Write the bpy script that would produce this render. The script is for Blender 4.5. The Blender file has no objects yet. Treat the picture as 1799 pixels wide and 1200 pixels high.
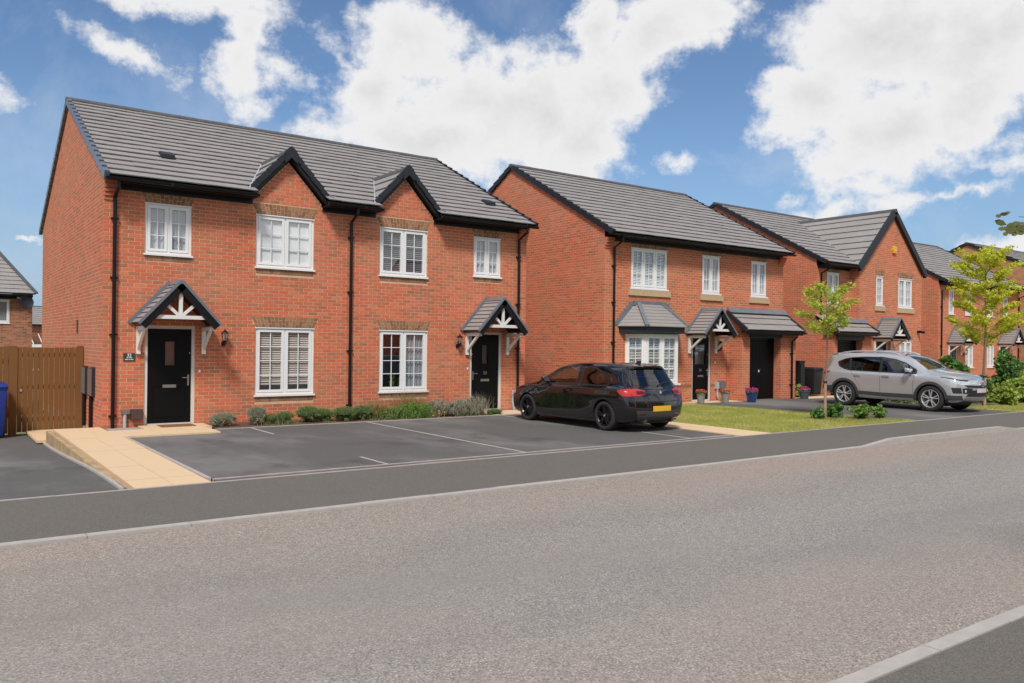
import bpy, bmesh, math, random
import numpy as np
from mathutils import Vector, Matrix
from mathutils.bvhtree import BVHTree
random.seed(7); rng = np.random.default_rng(7)
R = math.radians
SC = bpy.context.scene
COL = SC.collection

# ------------------------------------------------------------------ camera, sky, sun, exposure
YAW = 0.9443; FPX = 1432.0
camd = bpy.data.cameras.new('camera'); cam = bpy.data.objects.new('camera', camd); COL.objects.link(cam)
SC.camera = cam
camd.sensor_width = 36.0; camd.lens = 36.0*FPX/1799.0
camd.shift_x = 0.0; camd.shift_y = (605.0-600.0)/1799.0
camd.clip_start = 0.05; camd.clip_end = 2000
cam.location = (0, 0, 1.8)
# looks along (cos, sin) of YAW; small roll as in the photograph
cam.rotation_mode = 'QUATERNION'
_q = Matrix.Rotation(YAW-math.pi/2, 4, 'Z') @ Matrix.Rotation(math.pi/2, 4, 'X') @ Matrix.Rotation(0.01217, 4, 'Z')
cam.rotation_quaternion = _q.to_quaternion()
SC.view_settings.view_transform = 'Standard'; SC.view_settings.look = 'None'
SC.view_settings.exposure = 0.0; SC.view_settings.gamma = 1.0; SC.view_settings.use_curve_mapping = False
SC.cycles.max_bounces = 6; SC.cycles.transparent_max_bounces = 12
SC.cycles.caustics_reflective = False; SC.cycles.caustics_refractive = False

SUN_EL, SUN_AZ = R(50), R(222)      # azimuth measured from +Y towards +X (sun stands front left of the houses)
sd = bpy.data.lights.new('sun', 'SUN'); sd.energy = 3.4; sd.angle = R(11); sd.color = (1.0, 0.955, 0.90)
sun = bpy.data.objects.new('sun', sd); COL.objects.link(sun)
_d = Vector((math.sin(SUN_AZ)*math.cos(SUN_EL), math.cos(SUN_AZ)*math.cos(SUN_EL), math.sin(SUN_EL)))
sun.rotation_euler = _d.to_track_quat('Z', 'Y').to_euler(); sun.location = _d*60

class NT:
    """tiny node-tree helper"""
    def __init__(s, nt):
        s.nt = nt; nt.nodes.clear()
    def n(s, typ, ins=None, **kw):
        nd = s.nt.nodes.new(typ)
        for k, v in kw.items(): setattr(nd, k, v)
        if ins:
            for k, v in ins.items():
                sock = nd.inputs[k]
                if isinstance(v, bpy.types.NodeSocket): s.nt.links.new(v, sock)
                else: sock.default_value = v
        return nd
    def m(s, op, a, b=None, c=None, clamp=False):
        ins = {0: a}
        if b is not None: ins[1] = b
        if c is not None: ins[2] = c
        return s.n('ShaderNodeMath', ins, operation=op, use_clamp=clamp).outputs[0]
    def mix(s, f, a, b, mode='MIX'):
        nd = s.n('ShaderNodeMix', data_type='RGBA', blend_type=mode)
        for i, v in ((0, f), (6, a), (7, b)):
            if isinstance(v, bpy.types.NodeSocket): s.nt.links.new(v, nd.inputs[i])
            else: nd.inputs[i].default_value = v if i == 0 else (tuple(v)+(1,))[:4]
        return nd.outputs[2]
    def ramp(s, f, stops, interp='LINEAR'):
        nd = s.n('ShaderNodeValToRGB', {0: f}); cr = nd.color_ramp; cr.interpolation = interp
        while len(cr.elements) > 1: cr.elements.remove(cr.elements[-1])
        cr.elements[0].position = stops[0][0]; cr.elements[0].color = (tuple(stops[0][1])+(1,))[:4]
        for p, c in stops[1:]:
            e = cr.elements.new(p); e.color = (tuple(c)+(1,))[:4]
        return nd.outputs[0]
    def noise(s, vec, scale, detail=3, rough=.55, dist=0.0, dim='3D'):
        return s.n('ShaderNodeTexNoise', {'Vector': vec, 'Scale': scale, 'Detail': detail, 'Roughness': rough, 'Distortion': dist}, noise_dimensions=dim).outputs['Fac']

def g(v): return (v, v, v)
world = bpy.data.worlds.new('World'); SC.world = world; world.use_nodes = True
W = NT(world.node_tree)
tc = W.n('ShaderNodeTexCoord').outputs['Generated']
sky = W.n('ShaderNodeTexSky', sky_type='NISHITA', sun_disc=False, sun_elevation=SUN_EL, sun_rotation=SUN_AZ)
sky.air_density = 1.0; sky.dust_density = 0.2; sky.ozone_density = 3.0
F2 = (math.cos(YAW), math.sin(YAW)); R2 = (math.sin(YAW), -math.cos(YAW))
sp = W.n('ShaderNodeSeparateXYZ', {0: tc})
dx_, dy_, dz_ = sp.outputs
fw = W.m('ADD', W.m('MULTIPLY', dx_, F2[0]), W.m('MULTIPLY', dy_, F2[1]))
rt = W.m('ADD', W.m('MULTIPLY', dx_, R2[0]), W.m('MULTIPLY', dy_, R2[1]))
az = W.m('ARCTAN2', rt, fw)
hl = W.m('SQRT', W.m('ADD', W.m('MULTIPLY', fw, fw), W.m('MULTIPLY', rt, rt)))
te = W.m('DIVIDE', dz_, W.m('MAXIMUM', hl, 0.05))
def px2(x, y):                       # direction of a photographed cloud -> (azimuth, tan elevation)
    r = (x-900)/FPX; u = (608-y)/FPX
    return math.atan(r), u/math.sqrt(1+r*r)
P = W.n('ShaderNodeCombineXYZ', {0: az, 1: te, 2: 0.0}).outputs[0]
# warp the coordinates so that the cloud edges break up
wn = W.n('ShaderNodeTexNoise', {'Vector': P, 'Scale': 9.0, 'Detail': 9, 'Roughness': .66}).outputs['Color']
wv = W.n('ShaderNodeVectorMath', {0: wn, 1: (.5, .5, .5)}, operation='SUBTRACT').outputs[0]
wv = W.n('ShaderNodeVectorMath', {0: wv, 'Scale': .085}, operation='SCALE').outputs[0]
PW = W.n('ShaderNodeVectorMath', {0: P, 1: wv}, operation='ADD').outputs[0]
CL = [  # px x, px y, rx, ry, rotation deg (clockwise positive in the picture)
 (310,-6,190,50,6),(430,60,52,52,20),(240,112,78,16,28),(415,130,62,45,-35),(475,120,60,26,15),(440,185,42,26,0),
 (715,75,95,95,0),(655,170,95,80,0),(600,105,40,16,60),(860,190,190,115,12),(760,250,220,70,5),(960,200,130,120,0),(560,235,60,26,0),
 (1010,250,110,70,-30),(1060,150,110,90,-35),(1150,50,130,75,-20),(1230,10,80,50,-20),(1000,290,80,40,0),(1040,60,60,80,0),
 (1560,60,240,110,10),(1720,70,220,140,0),(1420,170,110,90,0),(1390,235,75,45,10),(1560,230,170,90,-15),(1480,300,90,36,0),(1700,170,170,70,-25),
 (1500,330,110,26,-10),(1620,262,150,26,-4),(1740,265,90,14,4),(1480,372,140,26,-8),(1600,350,80,14,-15),(1660,330,60,10,-15),(1700,322,30,8,0),
 (1190,272,26,12,-10),(1390,345,40,12,-20),(1745,430,80,22,-6),(1800,415,80,22,0),(45,428,26,5,0),
 (-190,120,200,60,10),(-420,260,180,70,0),(-260,430,120,20,0),(2080,60,220,120,0),(2300,250,200,70,0),(2200,420,180,26,0),
]
cur = None
for (x, y, rx, ry, ro) in CL:
    a, e = px2(x, y); a2, _ = px2(x+rx, y); 
    sx = max(abs(a2-a), 1e-3); k = math.cos(a)
    sy = ry/FPX*k
    mp = W.n('ShaderNodeMapping', {'Vector': PW, 'Location': (a, e, 0), 'Rotation': (0, 0, -R(ro)), 'Scale': (sx, sy, 1)}, vector_type='TEXTURE')
    ln = W.n('ShaderNodeVectorMath', {0: mp.outputs[0]}, operation='LENGTH').outputs['Value']
    ln = W.m('MULTIPLY', W.m('SUBTRACT', ln, 1.0), min(1.0, max(.25, ry/70.)))
    cur = ln if cur is None else W.m('SMOOTH_MIN', cur, ln, .12)
fbm = W.noise(P, 26.0, 10, .64)
fbm2 = W.noise(P, 5.0, 8, .58)
field = W.m('SUBTRACT', W.m('ADD', W.m('MULTIPLY_ADD', fbm, 1.35, -.70), W.m('MULTIPLY_ADD', fbm2, .6, -.24)), cur)
# beyond the frame the broken cloud goes on in the same way
away = W.n('ShaderNodeMapRange', {0: W.m('ABSOLUTE', az), 1: .95, 2: 1.35, 3: 0.0, 4: 1.0}).outputs[0]
upw = W.n('ShaderNodeMapRange', {0: te, 1: .50, 2: .75, 3: 0.0, 4: 1.0}).outputs[0]
away = W.m('MAXIMUM', away, upw)
gen = W.m('MULTIPLY_ADD', W.noise(tc, 2.6, 9, .56, .3), 5.5, -2.62)
fld = W.m('ADD', W.m('MULTIPLY', field, W.m('SUBTRACT', 1.0, away)), W.m('MULTIPLY', gen, away))
alpha = W.n('ShaderNodeMapRange', {0: fld, 1: -.16, 2: .38, 3: 0.0, 4: 1.0}, interpolation_type='SMOOTHSTEP').outputs[0]
alpha = W.m('MULTIPLY', alpha, W.n('ShaderNodeMapRange', {0: te, 1: -.01, 2: .05, 3: 0.0, 4: 1.0}).outputs[0])
wisp = W.m('MULTIPLY', W.n('ShaderNodeMapRange', {0: W.noise(P, 3.3, 8, .62, .4), 1: .52, 2: .80, 3: 0.0, 4: .40}).outputs[0], 1.0)
alpha = W.m('MAXIMUM', alpha, wisp)
thick = W.n('ShaderNodeMapRange', {0: fld, 1: .15, 2: 1.1, 3: 0.0, 4: 1.0}).outputs[0]
lum = W.m('MULTIPLY_ADD', W.noise(PW, 4.2, 6, .5), .55, .15)
lum = W.m('MULTIPLY', lum, thick)
ccol = W.ramp(lum, [(0.0, (.88, .88, .895)), (.18, (.845, .84, .845)), (.36, (.765, .76, .765)), (.55, (.68, .675, .685))])
ccol = W.n('ShaderNodeVectorMath', {0: ccol, 'Scale': 10.0}, operation='SCALE').outputs[0]
SKYG = W.n('ShaderNodeVectorMath', {0: sky.outputs[0], 1: (.94, 1.04, 1.13)}, operation='MULTIPLY').outputs[0]
hz_ = W.n('ShaderNodeMapRange', {0: te, 1: .0, 2: .30, 3: .80, 4: .0}, interpolation_type='SMOOTHSTEP').outputs[0]
SKYG = W.mix(hz_, SKYG, (2.7, 4.3, 6.3))
skc = W.mix(alpha, SKYG, ccol)
bg = W.n('ShaderNodeBackground', {'Color': skc, 'Strength': 0.10})
W.n('ShaderNodeOutputWorld', {'Surface': bg.outputs[0]})

# ------------------------------------------------------------------ mesh helpers
class MB:
    def __init__(s): s.v = []; s.f = []; s.m = []; s.cur = 0
    def quad(s, pts):
        b = len(s.v); s.v += [tuple(p) for p in pts]; s.f.append(tuple(range(b, b+len(pts)))); s.m.append(s.cur)
    def box(s, x0, x1, y0, y1, z0, z1, M=None, skip=''):
        c = [(x0,y0,z0),(x1,y0,z0),(x1,y1,z0),(x0,y1,z0),(x0,y0,z1),(x1,y0,z1),(x1,y1,z1),(x0,y1,z1)]
        if M is not None: c = [tuple(M @ Vector(p)) for p in c]
        b = len(s.v); s.v += c
        for k, q in (('b',(0,3,2,1)),('t',(4,5,6,7)),('f',(0,1,5,4)),('r',(1,2,6,5)),('k',(2,3,7,6)),('l',(3,0,4,7))):
            if k not in skip: s.f.append(tuple(b+i for i in q)); s.m.append(s.cur)
    def hexa(s, c):
        b = len(s.v); s.v += [tuple(p) for p in c]
        for q in ((0,3,2,1),(4,5,6,7),(0,1,5,4),(1,2,6,5),(2,3,7,6),(3,0,4,7)): s.f.append(tuple(b+i for i in q)); s.m.append(s.cur)
    def bar(s, a, b_, w, h, up=(0,0,1)):
        a = Vector(a); b_ = Vector(b_); d = (b_-a).normalized(); up = Vector(up)
        sd_ = d.cross(up)
        if sd_.length < 1e-4: sd_ = d.cross(Vector((0,1,0)))
        sd_.normalize(); u = sd_.cross(d).normalized()
        s.hexa([p+sd_*sx*w/2+u*uz*h/2 for p, (sx, uz) in ((a,(-1,-1)),(b_,(-1,-1)),(b_,(1,-1)),(a,(1,-1)),(a,(-1,1)),(b_,(-1,1)),(b_,(1,1)),(a,(1,1)))])
    def prism(s, poly, y0, y1, M=None):
        """polygon in (x, z) extruded along y"""
        n = len(poly); a = [(x, y0, z) for x, z in poly]; c = [(x, y1, z) for x, z in poly]
        if M is not None: a = [tuple(M @ Vector(p)) for p in a]; c = [tuple(M @ Vector(p)) for p in c]
        b = len(s.v); s.v += a+c
        s.f.append(tuple(b+i for i in range(n))); s.f.append(tuple(b+n+i for i in reversed(range(n)))); s.m += [s.cur]*2
        for i in range(n):
            j = (i+1) % n; s.f.append((b+j, b+i, b+n+i, b+n+j)); s.m.append(s.cur)
    def tube(s, pts, rad, n=8, cap=True):
        pts = [Vector(p) for p in pts]; rings = []
        rad = rad if isinstance(rad, (list, tuple)) else [rad]*len(pts)
        for i, p in enumerate(pts):
            d = (pts[min(i+1, len(pts)-1)]-pts[max(i-1, 0)]).normalized()
            a = d.cross(Vector((0,0,1)))
            if a.length < .05: a = d.cross(Vector((0,1,0)))
            a.normalize(); c = d.cross(a).normalized()
            b = len(s.v)
            for k in range(n):
                t = 2*math.pi*k/n
                s.v.append(tuple(p+a*math.cos(t)*rad[i]+c*math.sin(t)*rad[i]))
            rings.append(b)
        for r0, r1 in zip(rings, rings[1:]):
            for k in range(n):
                s.f.append((r0+k, r0+(k+1) % n, r1+(k+1) % n, r1+k)); s.m.append(s.cur)
        if cap:
            s.f.append(tuple(rings[0]+k for k in reversed(range(n)))); s.f.append(tuple(rings[-1]+k for k in range(n))); s.m += [s.cur]*2
    def lathe(s, prof, n=24, axis='z', c=(0,0,0), M=None):
        b0 = len(s.v)
        for (r, h) in prof:
            for k in range(n):
                t = 2*math.pi*k/n; x, y = r*math.cos(t), r*math.sin(t)
                p = (x, y, h) if axis == 'z' else (x, h, y)
                p = Vector(p)+Vector(c)
                if M is not None: p = M @ p
                s.v.append(tuple(p))
        for i in range(len(prof)-1):
            for k in range(n):
                s.f.append((b0+i*n+k, b0+i*n+(k+1) % n, b0+(i+1)*n+(k+1) % n, b0+(i+1)*n+k)); s.m.append(s.cur)
    def mesh(s, name, mats, off=(0,0,0), smooth=False):
        me = bpy.data.meshes.new(name)
        o = Vector(off)
        me.from_pydata([(x-o[0], y-o[1], z-o[2]) for x, y, z in s.v], [], s.f)
        for m_ in (mats if isinstance(mats, (list, tuple)) else [mats]): me.materials.append(m_)
        if isinstance(mats, (list, tuple)) and len(mats) > 1: me.polygons.foreach_set('material_index', s.m)
        if smooth: me.polygons.foreach_set('use_smooth', [True]*len(me.polygons))
        me.update(); return me
    def build(s, name, mats, parent=None, smooth=False, kind=None, label=None):
        off = wloc(parent)
        o = bpy.data.objects.new(name, s.mesh(name, mats, off, smooth)); COL.objects.link(o)
        if parent is not None: o.parent = parent
        if kind: o['kind'] = kind
        if label: o['label'] = label
        return o
def wloc(o):
    v = Vector((0,0,0))
    while o is not None: v = v+o.location; o = o.parent
    return v
def thing(name, label, cat, loc=(0,0,0), group=None):
    o = bpy.data.objects.new(name, None); COL.objects.link(o); o.location = loc; o.empty_display_size = .3
    o['label'] = label; o['category'] = cat
    if group: o['group'] = group
    return o
def tag(o, label, cat, group=None):
    o['label'] = label; o['category'] = cat
    if group: o['group'] = group
    return o
def inst(name, me, parent, loc, rot=(0,0,0)):
    o = bpy.data.objects.new(name, me); COL.objects.link(o); o.parent = parent
    o.location = Vector(loc)-wloc(parent); o.rotation_euler = rot; return o
def quickmesh(name, V, Fq, mats, mi=None, parent=None, smooth=False, kind=None):
    """V (n,3) numpy, Fq (m,k) numpy quads or tris"""
    off = wloc(parent); V = np.asarray(V, np.float32)-np.array(off, np.float32); Fq = np.asarray(Fq, np.int32)
    me = bpy.data.meshes.new(name); n, k = Fq.shape
    me.vertices.add(len(V)); me.vertices.foreach_set('co', V.ravel())
    me.loops.add(n*k); me.loops.foreach_set('vertex_index', Fq.ravel())
    me.polygons.add(n); me.polygons.foreach_set('loop_start', np.arange(0, n*k, k, dtype=np.int32)); me.polygons.foreach_set('loop_total', np.full(n, k, np.int32))
    for m_ in (mats if isinstance(mats, (list, tuple)) else [mats]): me.materials.append(m_)
    if mi is not None: me.polygons.foreach_set('material_index', np.asarray(mi, np.int32))
    if smooth: me.polygons.foreach_set('use_smooth', [True]*n)
    me.update(calc_edges=True); me.validate()
    o = bpy.data.objects.new(name, me); COL.objects.link(o)
    if parent is not None: o.parent = parent
    if kind: o['kind'] = kind
    return o

# ------------------------------------------------------------------ materials
def mat(name, col, rough=.6, metal=0.0, var=0.0, vscale=6.0, bump=0.0, bscale=60.0, spec=.5, coat=0.0):
    m_ = bpy.data.materials.new(name); m_.use_nodes = True; N = NT(m_.node_tree)
    pos = N.n('ShaderNodeNewGeometry').outputs['Position']
    c = (tuple(col)+(1,))[:4]
    base = c
    if var: 
        nz = N.noise(pos, vscale, 5, .6)
        base = N.mix(N.n('ShaderNodeMapRange', {0: nz, 1: .3, 2: .7, 3: 0., 4: 1.}).outputs[0], tuple(x*(1-var) for x in col), tuple(min(1, x*(1+var)) for x in col))
    b = N.n('ShaderNodeBsdfPrincipled', {'Base Color': base, 'Roughness': rough, 'Metallic': metal, 'Specular IOR Level': spec, 'Coat Weight': coat, 'Coat Roughness': .03})
    if bump:
        bn = N.n('ShaderNodeBump', {'Height': N.noise(pos, bscale, 4, .6), 'Strength': bump, 'Distance': .01})
        N.nt.links.new(bn.outputs[0], b.inputs['Normal'])
    N.n('ShaderNodeOutputMaterial', {'Surface': b.outputs[0]}); return m_

BW, BH = .234, .078       # brick and course module
def brick_mat(name, wall=True, cols=None, mort=(.60,.385,.245), yoff=0.0, dull=1.0):
    m_ = bpy.data.materials.new(name); m_.use_nodes = True; N = NT(m_.node_tree)
    pos = N.n('ShaderNodeNewGeometry').outputs['Position']; s = N.n('ShaderNodeSeparateXYZ', {0: pos})
    u = N.m('ADD', s.outputs[0], s.outputs[1]) if wall else N.m('ADD', s.outputs[0], yoff)
    v = N.n('ShaderNodeCombineXYZ', {0: u, 1: s.outputs[2], 2: 0.0}).outputs[0]
    bt = N.n('ShaderNodeTexBrick', {'Vector': v, 'Color1': (0,0,0,1), 'Color2': (1,1,1,1), 'Mortar': (0,0,0,1), 'Scale': 1.0, 'Mortar Size': .0068 if wall else 0.0,
             'Mortar Smooth': .15, 'Bias': 0.0, 'Brick Width': BW, 'Row Height': BH}, offset=.5, offset_frequency=2)
    rnd = bt.outputs['Color']
    cols = cols or [(.0, (.34,.125,.066)), (.12, (.43,.155,.08)), (.28, (.54,.140,.070)), (.55, (.64,.132,.062)), (.8, (.72,.155,.070)), (1.0, (.68,.215,.11))]
    bc = N.ramp(rnd, cols)
    big = N.noise(pos, .55, 3, .5)
    sm = N.noise(N.n('ShaderNodeVectorMath', {0: pos, 1: (7., 7., 26.)}, operation='MULTIPLY').outputs[0], 1.0, 4, .6)
    smear = N.m('MULTIPLY', N.n('ShaderNodeMapRange', {0: N.m('MULTIPLY_ADD', big, .5, N.m('MULTIPLY', sm, .8)), 1: .60, 2: .86, 3: 0., 4: 1.}).outputs[0], .50)
    bc = N.mix(smear, bc, tuple(x*dull for x in (.46,.24,.12)))
    tn = N.noise(pos, 90., 3, .6)
    bc = N.mix(.22, bc, N.ramp(tn, [(.3, (.25,.07,.04)), (.7, (.66,.26,.16))]))
    if wall:
        mc = N.mix(N.noise(pos, 5., 3), tuple(x*.86 for x in mort), tuple(min(1, x*1.1) for x in mort))
        colr = N.mix(bt.outputs['Fac'], bc, mc)
    else: colr = bc
    # soft damp / bloom patches on the wall
    pat = N.n('ShaderNodeMapRange', {0: N.noise(pos, .9, 5, .6), 1: .45, 2: .75, 3: 0., 4: .26}).outputs[0]
    colr = N.mix(pat, colr, (.60,.33,.21))
    b = N.n('ShaderNodeBsdfPrincipled', {'Base Color': colr, 'Roughness': .9, 'Specular IOR Level': .2})
    h = N.m('MULTIPLY_ADD', tn, .25, N.m('MULTIPLY', bt.outputs['Fac'], -1.0)) if wall else N.m('MULTIPLY', tn, .3)
    bn = N.n('ShaderNodeBump', {'Height': h, 'Strength': .7, 'Distance': .006}); N.nt.links.new(bn.outputs[0], b.inputs['Normal'])
    N.n('ShaderNodeOutputMaterial', {'Surface': b.outputs[0]}); return m_

M = {}
M['brick'] = brick_mat('red_brick_wall')
FY = 18.11
M['brickg'] = brick_mat('red_brick', False, yoff=0.0)
M['brick_old'] = brick_mat('orange_brown_brick_wall', cols=[(0,(.07,.035,.03)),(.25,(.20,.075,.045)),(.55,(.33,.10,.05)),(1.,(.42,.16,.075))], mort=(.36,.26,.19))
M['brick_yel'] = brick_mat('buff_orange_brick_wall', cols=[(0,(.34,.16,.07)),(.4,(.45,.21,.09)),(1.,(.55,.28,.13))], mort=(.5,.36,.22))
M['mortar'] = mat('mortar', (.64,.41,.26), .95, var=.12, vscale=5, bump=.3)
def island_mat(name, stops, rough=.85, bump=.25, trans=0.0, spec=.3, bscale=90., big=0.0):
    m_ = bpy.data.materials.new(name); m_.use_nodes = True; N = NT(m_.node_tree)
    ge = N.n('ShaderNodeNewGeometry')
    c = N.ramp(ge.outputs['Random Per Island'], stops)
    if big: c = N.ramp(N.m('MULTIPLY_ADD', N.n('ShaderNodeMapRange', {0: N.noise(ge.outputs['Position'], big, 5, .6), 1: .35, 2: .65, 3: 0., 4: 1.}).outputs[0], .75, N.m('MULTIPLY', ge.outputs['Random Per Island'], .25)), stops)
    c = N.mix(.25, c, N.mix(N.noise(ge.outputs['Position'], 30., 3), stops[0][1], stops[-1][1]))
    b = N.n('ShaderNodeBsdfPrincipled', {'Base Color': c, 'Roughness': rough, 'Specular IOR Level': spec})
    out = b.outputs[0]
    if bump:
        bn = N.n('ShaderNodeBump', {'Height': N.noise(ge.outputs['Position'], bscale, 3, .6), 'Strength': bump, 'Distance': .006}); N.nt.links.new(bn.outputs[0], b.inputs['Normal'])
    if trans:
        t = N.n('ShaderNodeBsdfTranslucent', {'Color': c})
        out = N.n('ShaderNodeMixShader', {0: trans, 1: b.outputs[0], 2: t.outputs[0]}).outputs[0]
    N.n('ShaderNodeOutputMaterial', {'Surface': out}); return m_
M['lintel'] = island_mat('brown_voussoir_brick', [(0,(.19,.095,.05)),(.5,(.29,.155,.08)),(1,(.40,.21,.12))])
def tile_mat():
    m_ = bpy.data.materials.new('grey_concrete_tile'); m_.use_nodes = True; N = NT(m_.node_tree)
    ge = N.n('ShaderNodeNewGeometry'); oi = N.n('ShaderNodeObjectInfo')
    pos = ge.outputs['Position']; s = N.n('ShaderNodeSeparateXYZ', {0: pos})
    cell = N.n('ShaderNodeCombineXYZ', {0: N.m('FLOOR', N.m('DIVIDE', s.outputs[0], .33)), 1: N.m('FLOOR', N.m('DIVIDE', s.outputs[2], .16)), 2: N.m('FLOOR', N.m('DIVIDE', s.outputs[1], .35))}).outputs[0]
    wn_ = N.n('ShaderNodeTexWhiteNoise', {0: cell}).outputs['Value']
    f = N.m('ADD', N.m('MULTIPLY', wn_, .16), N.m('MULTIPLY', N.noise(pos, .8, 5, .6), .8))
    c = N.ramp(f, [(.2, (.258,.238,.225)), (.5, (.290,.268,.253)), (.85, (.335,.312,.296))])
    b = N.n('ShaderNodeBsdfPrincipled', {'Base Color': c, 'Roughness': .62, 'Specular IOR Level': .35})
    bn = N.n('ShaderNodeBump', {'Height': N.noise(pos, 120., 3, .7), 'Strength': .25, 'Distance': .004}); N.nt.links.new(bn.outputs[0], b.inputs['Normal'])
    N.n('ShaderNodeOutputMaterial', {'Surface': b.outputs[0]}); return m_
M['tile'] = tile_mat()
M['under'] = mat('roofing_felt', (.012,.012,.013), .95)
M['verge'] = mat('dark_grey_verge_plastic', (.020,.022,.027), .45, spec=.35)
M['verge_sheen'] = mat('sky_sheen_verge_plastic', (.14,.155,.19), .35)  # dark verge plastic with reflected sky put into its colour, left verge only
M['ridge'] = mat('ridge_tile_grey', (.085,.08,.08), .7, var=.2)
M['black'] = mat('black_upvc', (.007,.0075,.009), .35, spec=.3)
M['board'] = mat('dark_grey_soffit', (.011,.012,.014), .45, spec=.3)
M['white'] = mat('white_upvc', (.80,.80,.79), .35)
M['wpaint'] = mat('white_painted_timber', (.74,.72,.68), .6, var=.05, vscale=9)
M['cream'] = mat('cream_frame', (.66,.62,.57), .45)
M['door'] = mat('black_door', (.005,.005,.0055), .42, bump=.06, bscale=260, spec=.16)
M['doorg'] = mat('dark_grey_door', (.028,.03,.033), .4)
M['steel'] = mat('brushed_steel', (.62,.60,.58), .28, 1.0)
M['galv'] = mat('galvanised_duct', (.42,.45,.48), .5)
M['stone'] = mat('cast_stone_sill', (.50,.36,.21), .85, var=.12, vscale=14, bump=.2)
M['lead'] = mat('lead_flashing', (.15,.165,.185), .5, var=.15, vscale=5)
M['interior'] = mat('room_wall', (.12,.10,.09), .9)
M['floor_in'] = mat('room_floor', (.07,.045,.03), .8)
M['blind_w'] = mat('white_blind', (.90,.90,.89), .8)
M['blind_t'] = mat('taupe_blind', (.66,.56,.49), .6)
M['net'] = mat('net_curtain', (.55,.56,.58), .9)
M['blind_d'] = mat('dark_louvre_blind', (.16,.16,.165), .7)
M['curtain'] = mat('grey_curtain', (.33,.34,.36), .9)
M['trim'] = mat('black_plastic', (.018,.018,.019), .55, bump=.1, bscale=300)
M['brown'] = mat('brown_meter_box', (.075,.042,.040), .5)
M['greyp'] = mat('grey_brown_box', (.17,.145,.125), .6)
M['greyp2'] = mat('grey_meter_box', (.14,.15,.17), .5)
M['slate'] = mat('slate_sign', (.035,.042,.047), .5)
M['signw'] = mat('sign_lettering', (.7,.72,.73), .5)
M['yellow'] = mat('yellow_alarm', (.75,.42,.03), .4)
def glass_mat(name, tint=(1,1,1), refl=.9, base=.06, rough=.0):
    m_ = bpy.data.materials.new(name); m_.use_nodes = True; N = NT(m_.node_tree)
    pos = N.n('ShaderNodeNewGeometry').outputs['Position']
    bn = N.n('ShaderNodeBump', {'Height': N.noise(pos, 1.1, 2, .4), 'Strength': .05, 'Distance': .03}).outputs[0]
    ge = N.n('ShaderNodeNewGeometry'); dt = N.n('ShaderNodeVectorMath', {0: ge.outputs['Incoming'], 1: ge.outputs['Normal']}, operation='DOT_PRODUCT').outputs['Value']
    fr = N.m('POWER', N.m('SUBTRACT', 1.0, N.m('ABSOLUTE', dt), clamp=True), 5.0)
    k = N.m('MULTIPLY_ADD', fr, refl, base, clamp=True)
    gl = N.n('ShaderNodeBsdfGlossy', {'Color': (.95,.97,1,1), 'Roughness': rough, 'Normal': bn}); tr = N.n('ShaderNodeBsdfTransparent', {'Color': (tuple(tint)+(1,))[:4]})
    mx = N.n('ShaderNodeMixShader', {0: k, 1: tr.outputs[0], 2: gl.outputs[0]})
    N.n('ShaderNodeOutputMaterial', {'Surface': mx.outputs[0]}); return m_
M['glass'] = glass_mat('window_glass', (.95,.97,.97), .85, .13)
M['cglass'] = glass_mat('clear_car_glass', (.55,.60,.58), .9, .09)
M['wglass'] = glass_mat('windscreen_glass', (.72,.78,.76), .8, .24)
M['pglass'] = glass_mat('privacy_car_glass', (.18,.18,.19), .9, .11)

def text_mesh(name, s, size, M4, m_, parent, extrude=.002, bold=0.0):
    cu = bpy.data.curves.new(name, 'FONT'); cu.body = s; cu.size = size; cu.extrude = extrude; cu.align_x = 'CENTER'; cu.align_y = 'CENTER'; cu.offset = bold
    cu.resolution_u = 3
    t = bpy.data.objects.new(name+'_t', cu); COL.objects.link(t)
    dg = bpy.context.evaluated_depsgraph_get(); dg.update()
    me = bpy.data.meshes.new_from_object(t.evaluated_get(dg)); bpy.data.objects.remove(t); bpy.data.curves.remove(cu)
    me.transform(M4); me.transform(Matrix.Translation(-wloc(parent))); me.materials.clear(); me.materials.append(m_)
    o = bpy.data.objects.new(name, me); COL.objects.link(o); o.parent = parent; return o

# ------------------------------------------------------------------ building parts
def frame_at(ox, oy, ang=0.0):
    """local x along the wall, y into the building, z up"""
    return Matrix.Translation((ox, oy, 0)) @ Matrix.Rotation(ang, 4, 'Z')

def wall_cells(mb, x0, x1, z0, z1, ops, T, depth=.13):
    """wall sheet with real openings and reveals; ops = (xa, xb, za, zb)"""
    xs = sorted({x0, x1, *[min(max(v, x0), x1) for o in ops for v in o[:2]]}); zs = sorted({z0, z1, *[min(max(v, z0), z1) for o in ops for v in o[2:4]]})
    for a, b in zip(xs, xs[1:]):
        for c, d in zip(zs, zs[1:]):
            mx, mz = (a+b)/2, (c+d)/2
            if any(o[0] < mx < o[1] and o[2] < mz < o[3] for o in ops): continue
            mb.quad([T @ Vector(p) for p in ((a,0,c),(b,0,c),(b,0,d),(a,0,d))])
    for a, b, c, d in [o[:4] for o in ops]:
        for q in (((a,0,c),(a,0,d),(a,depth,d),(a,depth,c)), ((b,0,c),(b,depth,c),(b,depth,d),(b,0,d)), ((a,0,d),(b,0,d),(b,depth,d),(a,depth,d)), ((a,0,c),(a,depth,c),(b,depth,c),(b,0,c))):
            mb.quad([T @ Vector(p) for p in q])

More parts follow.
